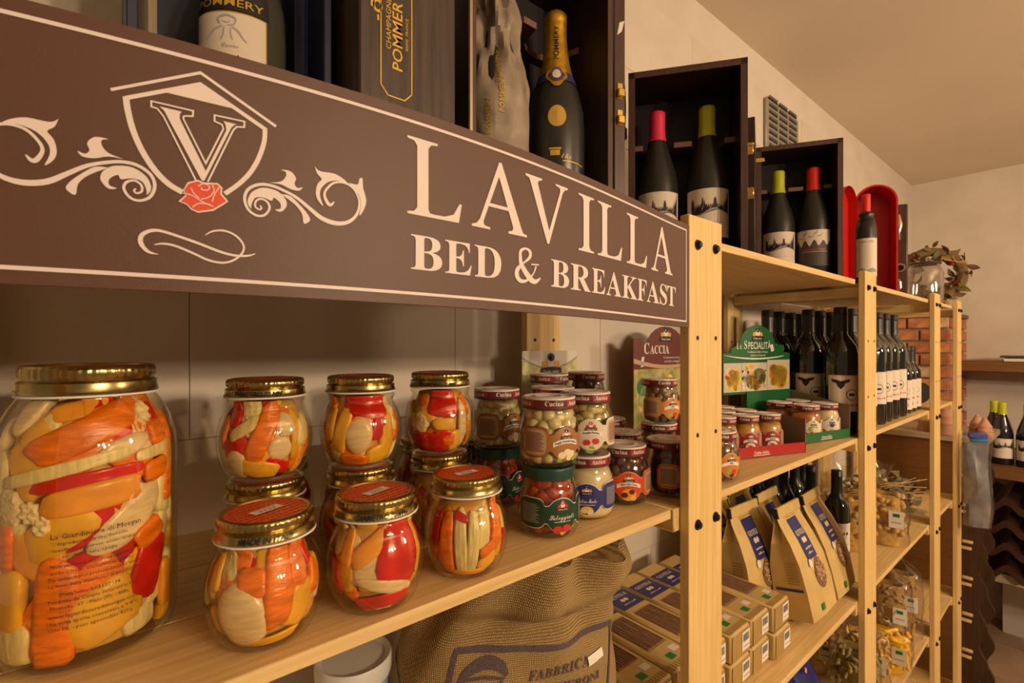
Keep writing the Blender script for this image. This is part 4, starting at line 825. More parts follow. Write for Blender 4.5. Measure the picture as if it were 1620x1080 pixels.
ch = thing('champagne_bottle', 'dark champagne bottle with gold neck foil and crest medallion in open box', 'bottle', (.565, .568, zb), face(.567, .55, R(4)))
ch.scale = (1.06,) * 3
crf_ = prof_r(CHAMP); mb = MB(); mb.lathe([(0, .006)] + CHAMP, matteblack, 40); mb.build('glass', ch, smooth=50)
zs = [.196 + i * .0145 for i in range(8)]
mb = MB(); mb.lathe([(crf_(q) + .0008, q) for q in zs] + [(.0175, .300), (.0175, .309), (.0125, .3145), (0, .315)], goldfoil, 36); mb.build('foil', ch, smooth=50)
mb = MB(); mb.lathe([(crf_(q) + .0013, q) for q in (.196, .2, .206, .212)], navy, 36); mb.build('neck_band', ch, smooth=60)
mb = MB(recalc=False); cm = lambda o: cylmap(crf_, o, 0, 0, .034)
def medal(cx, cz, rr, m, mp, lob=0): 
    pts = [(cx + rr * (1 + lob * cos(4 * a)) * cos(a), cz + rr * (1.18 + lob * cos(4 * a)) * sin(a)) for a in [2 * pi * k / 40 for k in range(40)]]
    n = len(pts); mb.add([mp(cx, cz)] + [mp(*p) for p in pts], [(0, i + 1, (i + 1) % n + 1) for i in range(n)], m)
medal(0, .206, .0165, goldfoil, cm(.0021), .14); medal(0, .206, .0105, mat('purple_print', (.09, .05, .20), .5), cm(.0027)); medal(0, .206, .0068, pal, cm(.0032))
mb.build('medallion', ch, smooth=0); mb = MB(recalc=False); medal(0, .138, .0135, mat('gold_sticker', (.62, .40, .08), .45, .2), cylmap(crf_, .0006, 0, 0, .044))
mb.build('round_sticker', ch, smooth=0)
mb = MB(recalc=False); t = text('POMMERY', .0118, 0, 0, 'C', 1.0, 2, .012)
printed(mb, ([(-p[1], p[0]) for p in t[0]], t[1]), ink, lambda s, z: cylmap(crf_, .0014, 0, .260, .021)(s + .004, z)); mb.build('foil_lettering', ch, smooth=0)
mb = MB(recalc=False); lm = cylmap(crf_, .0006, 0, 0, .044); gp = mat('gold_print', (.70, .44, .06), .4, .3)
printed(mb, rect(-.010, .080, .004, .088, 4), gp, lm); printed(mb, rect(-.012, .089, .006, .0915, 4), gp, lm); printed(mb, text(script('the'), .012, .014, .076, 'C', 1, 1), gp, lm); printed(mb, strip(.008, .045, lambda s: .073 - 2 * (s - .008) ** 2, lambda s: .0715 - 2 * (s - .008) ** 2, 12), gp, lm); mb.build('label_print', ch, smooth=0)
# paper wrapped bottle: a creased wrap over a bottle body
pw = thing('wrapped_bottle', 'bottle wrapped in crumpled grey tissue paper inside the open box', 'bottle', (.442, .570, zb), face(.432, .55))
pw.scale = (1.06,) * 3
tissue = mat('grey_tissue', (.30, .24, .185), .38, vary=.25, vscale=25, bump=.5, bscale=40)
mb = MB(); mb.lathe([(0, .004)] + CHAMP[:-2] + [(0, .30)], matteblack, 24); mb.build('bottle_body', pw, smooth=50)
def wrapf(u, v):
    a = 2 * pi * u; z = .002 + v * .335; r = crf_(min(z, .30)) if z < .30 else .0165
    r = max(r, .0255 + .004 * sin(z * 40)) + .003; k = .0010 + .004 * min(1, max(0, (z - .12) / .12))
    r += k * (sin(5 * a + 30 * z) + .7 * sin(9 * a - 47 * z + 1) + .5 * sin(13 * a + 80 * z))
    if .225 < z < .262: r += .009 * sin((z - .225) / .037 * pi) * (.6 + .4 * sin(3 * a))
    return (r * sin(a), -r * cos(a), z)
mb = MB(recalc=False); mb.grid(wrapf, 64, 46, tissue); wp = mb.build('tissue_wrap', pw, smooth=28)
mb = MB(recalc=False)
for k, (s, zz) in enumerate([(.008, .14), (.012, .10), (-.004, .07)]):
    t = text('POMMERY', .012, 0, 0, 'C', .9, 1); printed(mb, ([(-p[1], p[0]) for p in t[0]], t[1]), gp, lambda s_, z_, A=s / .044, Z=zz + .03: tuple(c_ * k_ for c_, k_ in zip(wrapf((A + s_ / .05) / (2 * pi) % 1.0, min(.98, (Z + z_) / .335)), (1.03, 1.03, 1))))
mb.build('gold_lettering', wp, smooth=0)
# black champagne case with gold lettering
bx = thing('champagne_case', 'black-stained wooden champagne case with gold lettering reading upwards', 'box', (.196, .478, Z0))
mb = MB(); mb.box((.058, .06, .19), (.116, .12, .38), mat('black_wood', (.050, .030, .024), .5, vary=.45, vscale=14, stretch=(8, 8, .5), bump=.3, bscale=20), .002); mb.build('case_body', bx)
mb = MB(); mb.box((.1165, .06, .19), (.001, .11, .36), mat('case_seam', (.010, .008, .008), .6)); mb.build('sliding_panel', bx, smooth=0)
mb = MB(recalc=False); fm = flatmap(-.0006)
for x0, x1 in ((.0225, .0238), (.0582, .0595)): printed(mb, rect(x0, .115, x1, .325, 1), gp, fm)
printed(mb, stroke([(.0231, .115), (.031, .106), (.0505, .106), (.0588, .115)], .0013), gp, fm); printed(mb, stroke([(.0231, .325), (.031, .334), (.0505, .334), (.0588, .325)], .0013), gp, fm); mb.build('gold_border', bx, smooth=0)
mb = MB(recalc=False)
for tx, sz, xx, zz, b in [('POMMERY', .0165, .0475, .178, .01), ('CHAMPAGNE', .0080, .0345, .182, 0), ('REIMS  FRANCE', .0046, .0545, .178, 0)]:
    t = text(tx, sz, 0, 0, 'C', 1.12, 2, b); printed(mb, ([(xx - p[1], zz + p[0]) for p in t[0]], t[1]), gp, fm)
mb.build('gold_lettering', bx, smooth=0)
mb = MB(recalc=False)
printed(mb, disc(.0195, .195, .0055, .007, 10), gp, fm); printed(mb, rect(.012, .192, .016, .206, 1), gp, fm); printed(mb, disc(.0195, .195, .003, .004, 8), mat('black_wood_inset', (.03, .02, .016), .5), flatmap(-.0009)); printed(mb, rect(.019, .180, .021, .186, 1), gp, fm); mb.build('gold_crest', bx, smooth=0)
# navy presentation box with a labelled bottle
satin = mat('navy_satin', (.012, .016, .055), .45, vary=.5, vscale=6, stretch=(9, 9, .6))
nb = thing('presentation_box', 'open presentation box lined with navy satin behind the sign crest', 'box', (.012, .528, Z0))
mb = MB(); mb.box((.087, .158, .2), (.174, .006, .4), satin, .001); mb.build('back_panel', nb)
for sx in (.004, .170): mb = MB(); mb.box((sx, .08, .2), (.008, .16, .4), satin, .001); mb.build('side_panel', nb)
mb = MB(); mb.box((.087, .08, .0218), (.158, .15, .043), satin, .003); mb.build('base_panel', nb)
for sx, wd in ((.016, .014), (.150, .014)):
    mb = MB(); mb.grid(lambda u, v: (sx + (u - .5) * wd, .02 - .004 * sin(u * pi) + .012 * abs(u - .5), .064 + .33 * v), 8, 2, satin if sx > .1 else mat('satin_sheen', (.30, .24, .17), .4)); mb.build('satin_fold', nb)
mb = MB(); mb.tube([(.150 + .009 * cos(a), .012, .262 + .012 * sin(a)) for a in [R(20 * k) for k in range(19)]], .0018, brass, 6); mb.build('ring_pull', nb)
lb_ = thing('champagne_bottle', 'champagne bottle with white label and gold lettering in the navy box', 'bottle', (.1160, .600, Z0 + .044), face(.106, .602, R(-22)))
mb = MB(); mb.lathe([(0, .006)] + CHAMP, mat('grey_green_glass', (.07, .065, .05), .22, spec=.7), 40); mb.build('glass', lb_, smooth=50)
mb = MB(recalc=False); c1 = cylmap(crf_, .0005, 0, 0, .044); printed(mb, rect(-.037, .045, .037, .1365, 24), gp, c1); printed(mb, rect(-.0355, .0465, .0355, .135, 24), labcol, cylmap(crf_, .0008, 0, 0, .044)); lab = mb.build('label', lb_, smooth=70)
mb = MB(recalc=False); c2 = cylmap(crf_, .0011, 0, 0, .044); sk = mat('sketch_grey', (.40, .42, .45), .6)
[printed(mb, stroke([(q_[0], .107 + (q_[1] - .096) * .72, q_[2] * .42) for q_ in p_], smooth=3), sk, c2) for p_ in ([(-.006, .118, .003), (-.008, .126, .004), (0, .131, .005), (.008, .127, .004), (.007, .119, .003), (.001, .116, .002)], [(-.004, .122, .001), (.002, .120, .001), (.003, .124, .001)], [(-.004, .115, .003), (-.012, .110, .004), (-.017, .102, .002), (-.021, .097, .002)], [(.005, .115, .003), (.011, .109, .004), (.015, .100, .003), (.019, .096, .001)], [(-.002, .114, .002), (-.003, .104, .003), (-.005, .096, .002)], [(.004, .113, .002), (.004, .104, .002), (.006, .096, .002)])]; printed(mb, text(script('Cuv\u00e9e'), .007, .003, .0995, 'C', .9, 1), grayink, c2); printed(mb, text(script('Louise'), .021, 0, .083, 'C', .9, 2, -.01), ink, c2); mb.build('label_print', lab, smooth=0)
mb = MB(recalc=False); printed(mb, rect(-.040, .138, .040, .162, 24), ink, cylmap(crf_, .0006, 0, 0, .044)); nl = mb.build('shoulder_label', lb_, smooth=60)
mb = MB(recalc=False); printed(mb, text('POMMERY', .0115, 0, .142, 'C', 1.3, 2, .003), gp, cylmap(crf_, .0012, 0, 0, .044)); mb.build('gold_lettering', nl, smooth=0)
# two open double boxes with burgundy bottles
def lab_mtn(kind):
    def f(b, rf):
        mb = MB(recalc=False); c1 = cylmap(rf, .0004, 0, 0, .04); printed(mb, rect(-.046, .032, .046, .124, 28), labcol if kind != 'red' else mat('label_charcoal', (.075, .065, .06), .6), c1); L = mb.build('label', b, smooth=70)
        q = random.Random(5); c2 = cylmap(rf, .0007, 0, 0, .04); c3 = cylmap(rf, .001, 0, 0, .04); mb = MB(recalc=False)
        if kind == 'red':
            pk = lambda s: .088 + .006 * sin(s * 300) + .004 * abs(sin(s * 170 + 1))
            printed(mb, strip(-.046, .046, lambda s: .124, pk, 60), labcol, c2)
            for a, bq, ln in [(-.02, .112, 25), (-.008, .108, -20), (.004, .113, 30), (.012, .107, 12), (-.028, .106, -35)]:
                printed(mb, stroke([(a, bq, .0016), (a + .008 * cos(R(ln)), bq + .008 * sin(R(ln)), .001), (a + .014 * cos(R(ln + 25)), bq + .014 * sin(R(ln + 25)), .0005)]), ink, c3)
            printed(mb, scribble(.004, .072, .050, .005, 9), redprint, c2); printed(mb, rect(-.024, .068, .036, .0688, 10), labcol, c2)
        else:
            hh = [.088 + .018 * max(0, sin(k * .33 + 1)) * q.random() + .004 * (k % 3) for k in range(61)]
            def tp(s):
                f_ = (s + .034) / .068 * 60; i = min(59, max(0, int(f_))); return hh[i] + (hh[i + 1] - hh[i]) * (f_ - i)
            printed(mb, strip(-.034, .040, tp, lambda s: .079 + .004 * sin(s * 90), 120), ink, c2)
            printed(mb, strip(-.034, .044, lambda s: .082 + .005 * sin(s * 120 + .5), lambda s: .080 + .004 * sin(s * 120), 40), grayink, c3)
            for k in range(5): printed(mb, stroke([(-.026 + k * .013, .084, .0016), (-.022 + k * .013, .092 + .004 * (k % 2), .0009)]), grayink, c3)
            printed(mb, rect(-.046, .060, .046, .0605, 20), grayink, c2)
        mb.build('label_print', L, smooth=0)
    return f
pinkcap = mat('pink_capsule', (.80, .035, .11), .4); limecap = mat('lime_capsule', (.50, .55, .018), .4); redcap = mat('red_capsule', (.78, .03, .015), .35)
rz2 = atan2(-.162, .116); L2 = .2
gift_box('gift_box', 'large open dark double box holding the pink-capped and lime-capped bottles', .7593, .5685, Z0, rz2, .208, .122, .358, .228, None, nr=.0285, nx=(.0545, .1475))
bottle('wine_bottle', 'burgundy-shaped bottle with pink cap in the large open box', .8425, .561, Z0 + .0125, BURG, matteblack, pinkcap, .232, lab_mtn('m'), R(6), ribs=False)
bottle('wine_bottle', 'burgundy-shaped bottle with lime cap beside the pink-capped one', .8975, .486, Z0 + .0125, BURG, matteblack, limecap, .232, lab_mtn('m'), R(6), ribs=False)
rz3 = atan2(.412 - .561, 1.3985 - 1.308)
gift_box('gift_box', 'second open dark double box with lime-capped and red-capped bottles', 1.3028, .5696, Z0, rz3, .195, .122, .358, .250, atan2(.4776 - .561, 1.111 - 1.308) - rz3, nr=.022, nx=(.0594, .1414))
bottle('wine_bottle', 'lime-capped bottle in the second open box', 1.318 + .058, .5645 - .02, Z0 + .0125, BURG, matteblack, limecap, .232, lab_mtn('m'), R(4), ribs=False)
bottle('wine_bottle', 'red-capped bottle with charcoal label in the second open box', 1.4195, .475, Z0 + .0125, BURG, matteblack, redcap, .232, lab_mtn('red'), R(-4), ribs=False)
bn = thing('box_door', 'slim dark upright box door with brass clasps between second box and red case', 'case', (1.525, .463, Z0), atan2(.43, .90)); mb = MB(); mb.box((.07, 0, .165), (.14, .016, .33), darkbox, .001); mb.build('case_body', bn)  # stands for the second box's open door, built as its own object
for zz in (.25, .13): mb = MB(); mb.box((-.001, 0, zz), (.004, .011, .03), brass, .001); mb.build('clasp', bn)
# hanging cloth bag and sachets between the boxes
cb = thing('gift_bag', 'narrow patterned cloth gift bag between the tall dark boxes', 'bag', (.772, .604, Z0), face(.8, .65))
mb = MB(); mb.grid(lambda u, v: ((u - .5) * .034 * (1 - .3 * v) + .004 * sin(9 * v), -.008 * sin(u * pi) * (1.1 - .5 * v) + .003 * sin(v * 20 + u * 4), v * .36), 10, 24, mat('bag_print', (.55, .46, .36), .8, vscale=55, col2=(.05, .18, .09))); mb.grid(lambda u, v: ((u - .5) * .034 * (1 - .3 * v) + .004 * sin(9 * v), .008 * sin(u * pi), v * .36), 6, 12, mat('bag_print', '888888')); mb.build('cloth', cb)
mb = MB(recalc=False); printed(mb, disc(0, .105, .005, .007, 10), redprint, flatmap(-.012)); printed(mb, rect(-.010, .05, .010, .20, 1), white, flatmap(-.0105)); printed(mb, stroke([(-.006, .12, .002), (.004, .15, .002), (-.002, .19, .002)]), redprint, flatmap(-.012)); mb.build('tag', cb, smooth=0)
mb = MB(); mb.box((0, -.006, .255), (.036, .016, .03), mat('bag_tie', (.60, .52, .45), .8, vscale=120, col2=(.04, .04, .12)), .006); mb.build('tie', cb)
# red arched case with a bottle
redcase = mat('red_case', (.55, .012, .010), .35)
rcx, rcy = 1.862, .452; rc = thing('bottle_case', 'open red arch-topped bottle case with a bottle inside', 'case', (rcx, rcy, Z0), face(rcx, rcy, R(10)))
def arch(t, r, h, y):
    if t < .3: return (-r, y, h * t / .3)
    if t > .7: return (r, y, h * (1 - t) / .3)
    a = pi - (t - .3) / .4 * pi; return (r * cos(a), y, h + r * sin(a))
mb = MB(); n = 36
for r0, y0, r1, y1 in ((.056, -.03, .056, .05), (.051, .045, .051, -.03), (.056, -.03, .051, -.03)):
    mb.grid(lambda u, v: arch(u, r0 + (r1 - r0) * v, .285, y0 + (y1 - y0) * v), n, 1, redcase)
mb.build('shell', rc)
mb = MB(); mb.grid(lambda u, v: tuple(p if i != 0 or True else p for i, p in enumerate(arch(u, .055 * (1 - v) + .0005, .285 * (1 if v < 1 else 1), .048))), n, 2, redcase); mb.build('back_wall', rc)
mb = MB(); mb.box((0, .008, .004), (.104, .076, .008), redcase, .002); mb.build('base', rc)
mb = MB(); T = Matrix.Translation((-.058, -.03, 0)) @ Matrix.Rotation(R(-118), 4, 'Z')
for r0, y0, r1, y1 in ((.052, -.012, .052, .012), (.052, -.012, .001, -.012)): mb.grid(lambda u, v: Vector((.054, 0, 0)) + Vector(arch(u, r0 + (r1 - r0) * v, .28, y0 + (y1 - y0) * v)), n, 1, redcase, T)
mb.build('open_lid', rc)
BX, BY = 1.700, .455
DEMI = [(a * .70, z * .88) for a, z in BORD]
def lab_d(b, rf):
    mb = MB(recalc=False); printed(mb, rect(-.030, .040, .030, .150, 20), labcol, cylmap(rf, .0005, 0, 0, .026)); L = mb.build('label', b, smooth=70)
    mb = MB(recalc=False); c = cylmap(rf, .0009, 0, 0, .026); printed(mb, scribble(0, .138, .036, .004, 3), grayink, c); printed(mb, strip(-.026, .026, lambda s: .056 + .008 * abs(sin(s * 120)), lambda s: .052, 24), grayink, c); mb.build('label_print', L, smooth=0)
rb = bottle('wine_bottle', 'slim bottle with red cap and pale label standing before the red case', BX, BY - .024, Z0, DEMI, matteblack, redcap, .222, lab_d, R(6), ribs=False)
mb = MB(); mb.lathe([(.012, .196), (.020, .199), (.022, .204), (.018, .214), (.020, .222), (.014, .229)], blackcap, 20); mb.build('neck_collar', rb)
# brown bottle carrier, glass jar, wreath
cr = thing('bottle_carrier', 'upright dark brown bottle carrier with ring hole and steel clasp', 'case', (2.075, .432, Z0), face(1.965, .47))
mb = MB(); mb.box((0, .05, .16), (.046, .12, .32), darkbox, .004); mb.build('case_body', cr)
mb = MB(); T = Matrix.Translation((.003, -.0105, .105)) @ Matrix.Rotation(R(90), 4, 'X'); mb.lathe([(.009, -.001), (.012, .002), (.0145, .002), (.0150, -.001)], mat('steel', (.7, .66, .6), .25, 1), 24, T); mb.lathe([(0, -.0003), (.009, -.0003)], iron, 20, T); mb.build('ring', cr)
mb = MB(); mb.tube([(0, -.012, .028), (.002, -.022, .036), (.002, -.022, .054), (0, -.012, .064)], .004, MC['steel'], 8); mb.build('clasp', cr)
mb = MB(); mb.tube([(0, -.012, .20), (-.002, -.022, .22), (.003, -.024, .25), (0, -.012, .285)], [.004, .005, .006, .003], MC['steel'], 8); mb.build('corkscrew_handle', cr)
gj = thing('glass_jar', 'clear glass jar with dark stopper next to the wreath', 'jar', (2.46, .433, Z0))
mb = MB(); mb.lathe([(0, .003), (.045, 0), (.055, .006), (.058, .03), (.058, .12), (.052, .14), (.045, .150), (.047, .156), (.044, .156), (.042, .150), (.050, .138), (.055, .12), (.055, .03), (.05, .008), (0, .006)], glass('vase_glass', (.94, .92, .90), .12, .9, .03), 36); mb.build('glass', gj)
mb = MB(); mb.lathe([(0, .157), (.05, .157), (.052, .160), (.05, .164), (.014, .168), (.014, .184), (0, .187)], darkbox, 28); mb.build('stopper', gj)
wr = thing('dried_wreath', 'wreath of dried leaves, berries and flowers at the end of the top shelf', 'wreath', (2.675, .44, Z0 + .142), face(2.655, .42, R(25)), rot=(R(-12), 0, face(2.655, .42, R(25))))
mb = MB(); mb.tube([(.082 * cos(a), 0, .082 * sin(a)) for a in [2 * pi * k / 24 for k in range(25)]], .016, mat('wreath_straw', (.16, .10, .04), .9), 8); mb.build('ring', wr)
lm = [mat('leaf_olive', (.14, .13, .03), .7), mat('leaf_brown', (.17, .08, .03), .7), mat('leaf_gold', (.38, .24, .05), .7), mat('berry_red', (.42, .05, .015), .5)]
lmesh = []
for k, m in enumerate(lm):
    mb = MB(recalc=False)
    if k < 3: mb.grid(lambda u, v: ((u - .5) * .022 * sin(pi * min(.98, v + .02)), .006 * sin(v * 3) + .004 * abs(u - .5), v * .042), 4, 5, m)
    else: mb.ball((0, 0, 0), .007, m, 8, 6)
    o = mb.build('leaf'); lmesh.append(o.data); bpy.data.objects.remove(o)
wr.scale = (1.2,) * 3
q = random.Random(2)
for k in range(150):
    a = 2 * pi * k / 150; p = q.uniform(0, 2 * pi); m = q.choice([0, 0, 1, 1, 2, 3]); rr = .016
    o = bpy.data.objects.new('leaf' if m < 3 else 'berry', lmesh[m]); COL.objects.link(o); o.parent = wr; R0 = .082 + rr * cos(p)
    o.location = (R0 * cos(a), rr * sin(p), R0 * sin(a)); o.rotation_euler = (q.uniform(-.9, .9), q.uniform(0, 6.28), q.uniform(0, 6.28)); s = q.uniform(.6, 1.0); o.scale = (s, s, s)
# ---------------------------------------------------------------- second shelf: sack, tub, pasta
Z2 = LEV[2] + .0004; Z3 = LEV[3] + .0004
jute = weave('burlap', (.24, .15, .058), (.68, .50, .25), .0023, .7)
sk = thing('burlap_sack', 'full burlap sack with faded blue print and small price tag under the shelf', 'sack', (.418, .515, Z2 + .002), R(-20)); sk.scale = (.86, .9, .925)
def sackf(u, v, off=0):
    a = 2 * pi * u; z = v * .375; top = min(1, max(0, (z - .23) / .145))
    rx = .158 + .010 * sin(z * 9) - .030 * top ** 1.4; ry = .112 - .012 * top
    if z < .02: rx -= .02 * (1 - z / .02) ** 2; ry -= .02 * (1 - z / .02) ** 2
    e = 2.6; k = (abs(sin(a)) ** e + abs(cos(a)) ** e) ** (-1 / e)
    w = top * (.013 * sin(7 * a + 26 * z) + .009 * sin(11 * a - 31 * z + 1.3)) + .004 * sin(3 * a + 25 * z) + .0022 * sin(8 * a - 40 * z)
    f = 1.0
    fold = .034 * math.exp(-((z - .338 - .02 * sin(a)) / .024) ** 2) * max(0, cos(a - .4)) - .022 * math.exp(-((z - .300) / .013) ** 2) * max(0, cos(a + .1))
    x = (rx * k + w + off + fold * .6) * sin(a); y = -(ry * k + w + off + fold) * cos(a)
    return (x + .035 * top + .05 * max(0, top - .3) * v, y + .02 * top, z - .012 * top * sin(2 * a + .6))
mb = MB(recalc=False); mb.grid(sackf, 150, 90, jute); sb = mb.build('sack_body', sk, smooth=80)
mb = MB(recalc=False); mb.grid(lambda u, v: tuple(Vector(sackf(u, 1)) * (1 - v) + Vector((.07, .02, .355)) * v), 60, 3, jute); mb.build('gathered_mouth', sk, smooth=80)
def sprint(s, h):  # s across the front in metres, h up
    uu = (s / .158) * .18 + .005; uu = uu % 1.0
    return sackf(uu, (h + .028) / .375, .0012)
sink = mat('sack_ink', (.035, .028, .075), .9, vscale=900, col2=(.16, .11, .08))
mb = MB(recalc=False)
for sh in (stroke([(-.105 + .21 * i / 40, .250) for i in range(41)], .0065), stroke([(-.105, .252 - .21 * i / 30) for i in range(31)], .006), stroke([(.105, .252 - .21 * i / 30) for i in range(31)], .006)): printed(mb, sh, sink, sprint)
mb.build('printed_border', sb, smooth=0)
mb = MB(recalc=False)
for tx, sz, x, z, wd in [('FABBRICA', .0185, .026, .212, .85), ('MACCHERONI', .0165, .034, .190, .78), ('TT', .040, .050, .142, .75)]: printed(mb, sub(text(serif(tx), sz, x, z, 'C', wd, 1), 1), sink, sprint)
mb.build('lettering', sb, smooth=0)
mb = MB(recalc=False)
for p in ([(-.094, .216, .004), (-.086, .228, .011), (-.068, .237, .015), (-.050, .233, .012), (-.040, .222, .004)], [(-.090, .219, .003), (-.066, .222, .004), (-.042, .219, .003)], [(-.046, .217, .003), (-.039, .205, .003), (-.044, .202, .003), (-.042, .193, .003), (-.050, .186, .003)], [(-.058, .209, .002), (-.053, .211, .003), (-.049, .209, .002)], [(-.088, .172, .008), (-.096, .156, .010), (-.100, .130, .008)], [(-.052, .182, .003), (-.046, .166, .006), (-.036, .150, .004)]):
    printed(mb, stroke(p, smooth=4), sink, sprint)
for k, (a_, b_) in enumerate([(-.088, .211), (-.093, .202), (-.086, .198), (-.092, .191), (-.084, .187), (-.090, .180), (-.081, .177), (-.074, .208), (-.076, .196), (-.062, .184), (-.056, .180), (-.066, .178)]): printed(mb, disc(a_, b_, .0042 + .0008 * (k % 3), None, 8), sink, sprint)
mb.build('printed_bust', sb, smooth=0)
mb = MB(recalc=False); printed(mb, sub(poly([(.062, .212), (.084, .217), (.083, .228), (.061, .223)]), 1), white, lambda s, h: sackf(((s / .158) * .18 + .005) % 1.0, (h + .028) / .375, .003)); mb.build('price_tag', sb, smooth=0)
tb = thing('storage_tub', 'light blue storage tub with white lid under the pickle shelf', 'tub', (.235, .590, Z2))
bluep = mat('blue_plastic', (.30, .40, .62), .35); mb = MB(); tb.scale = (.8, .8, 1.13); mb.lathe([(0, .001), (.050, 0), (.053, .004), (.0545, .19), (.0545, .194), (.052, .196)], bluep, 40); mb.build('tub_body', tb)
mb = MB(); mb.lathe([(.0565, .188), (.0575, .190), (.0575, .204), (.0555, .2075), (.050, .2065), (.047, .204), (0, .204)], mat('white_plastic', (.70, .70, .68), .35), 40); mb.build('lid', tb)
mb = MB(recalc=False); printed(mb, stroke([(-.006, .16, .001), (.002, .175, .002), (.010, .165, .001)]), navy, cylmap(lambda z: .0548, .0002)); printed(mb, scribble(0, .13, .04, .008, 1), navy, cylmap(lambda z: .0548, .0002)); mb.build('lettering', tb, smooth=0)
# spaghetti packs lying with their ends to the front
kraft = mat('kraft_paper', (.62, .44, .17), .6, vary=.08, vscale=20, bump=.12, bscale=60); kraftd = mat('kraft_stripe', (.36, .21, .05), .6)
pastam = mat('wholewheat_pasta', (.30, .17, .10), .6, vary=.4, vscale=160, stretch=(8, .4, 8)); stick = mat('green_tag', (.02, .22, .04), .5)
kl = [kraft, mat('kraft_paper_b', (.58, .40, .14), .6, vary=.1, vscale=20, bump=.12, bscale=60)]
def pack_proto():
    t = thing('spaghetti_pack', '', 'pasta', (0, 0, 0))
    mb = MB(); mb.box((0, .13, .026), (.074, .26, .052), kraft, .0045); b = mb.build('paper_wrap', t)
    mb = MB(recalc=False)
    for k in range(11): 
        x = -.034 + k * .0064
        mb.add([(x, -.0004, .003), (x + .0026, -.0004, .003), (x + .0026, -.0004, .049), (x, -.0004, .049)], [(0, 1, 2, 3)], kraftd); mb.add([(x, .003, .0524), (x + .0026, .003, .0524), (x + .0026, .016, .0524), (x, .016, .0524)], [(0, 1, 2, 3)], kraftd)
    mb.build('paper_stripes', t, smooth=0, kind='stuff')
    mb = MB(recalc=False); tm = topmap(.0524); printed(mb, rect(-.026, .055, .026, .150, 1), mat('window_film', (.34, .21, .13), .35), tm); wn = mb.build('window', t, smooth=0)
    mb = MB()
    for k in range(9): mb.tube([(-.022 + k * .0055, .058, .0528), (-.022 + k * .0055 + .001 * (k % 3 - 1), .147, .0530)], .0021, pastam, 6)
    mb.build('spaghetti', t, kind='stuff')
    mb = MB(recalc=False); printed(mb, rect(-.033, .165, .033, .222, 1), navy, tm); nl = mb.build('label', t, smooth=0)
    mb = MB(recalc=False); t2 = topmap(.0527); printed(mb, text(serif('GENTILE'), .014, 0, .203, 'C', .85, 1), pal, t2); printed(mb, disc(-.005, .191, .0055, .005, 8), pal, t2); printed(mb, disc(.005, .191, .0055, .005, 8), pal, t2); printed(mb, scribble(0, .176, .034, .004, 1), pal, t2); mb.build('lettering', nl, smooth=0)
    mb = MB(recalc=False); printed(mb, rect(.008, .030, .026, .044, 1), white, tm); mb.build('price_sticker', t, smooth=0)
    mb = MB(recalc=False); printed(mb, rect(-.014, .020, .002, .034, 1), stick, tm); mb.build('green_tag', t, smooth=0)
    mb = MB(recalc=False); printed(mb, rect(.002, .010, .032, .044, 1), white, flatmap(-.0007)); bc = mb.build('barcode_label', t, smooth=0)
    mb = MB(recalc=False); 
    for k in range(9): printed(mb, rect(.005 + k * .0026, .026, .005 + k * .0026 + (.0014 if k % 3 else .0008), .040, 1), ink, flatmap(-.001))
    printed(mb, rect(.008, .016, .030, .018, 1), grayink, flatmap(-.001)); mb.build('barcode', bc, smooth=0)
    return t
pk = pack_proto(); first = True; random.seed(4)
for c, (x, y) in enumerate([(.640, .420), (.719, .416), (.798, .412), (.877, .408), (.956, .404), (1.035, .398)]):
    for l in range(2):
        z = Z2 + .0004 + l * .0535 if l < 2 else 0
        lb = 'kraft paper spaghetti pack, %s layer, %s column from the burlap sack' % (['bottom', 'top'][l], ORD[c]); rz = R(.6 + random.uniform(-.3, .3)); xx = x
        if first: pk.location = (xx, y, z); pk.rotation_euler[2] = rz; pk['label'] = lb; pk['group'] = 'spaghetti packs on the second shelf'; first = False
        else: dup(pk, (xx, y + random.uniform(0, .006), z), rz, lb, 'spaghetti packs on the second shelf')
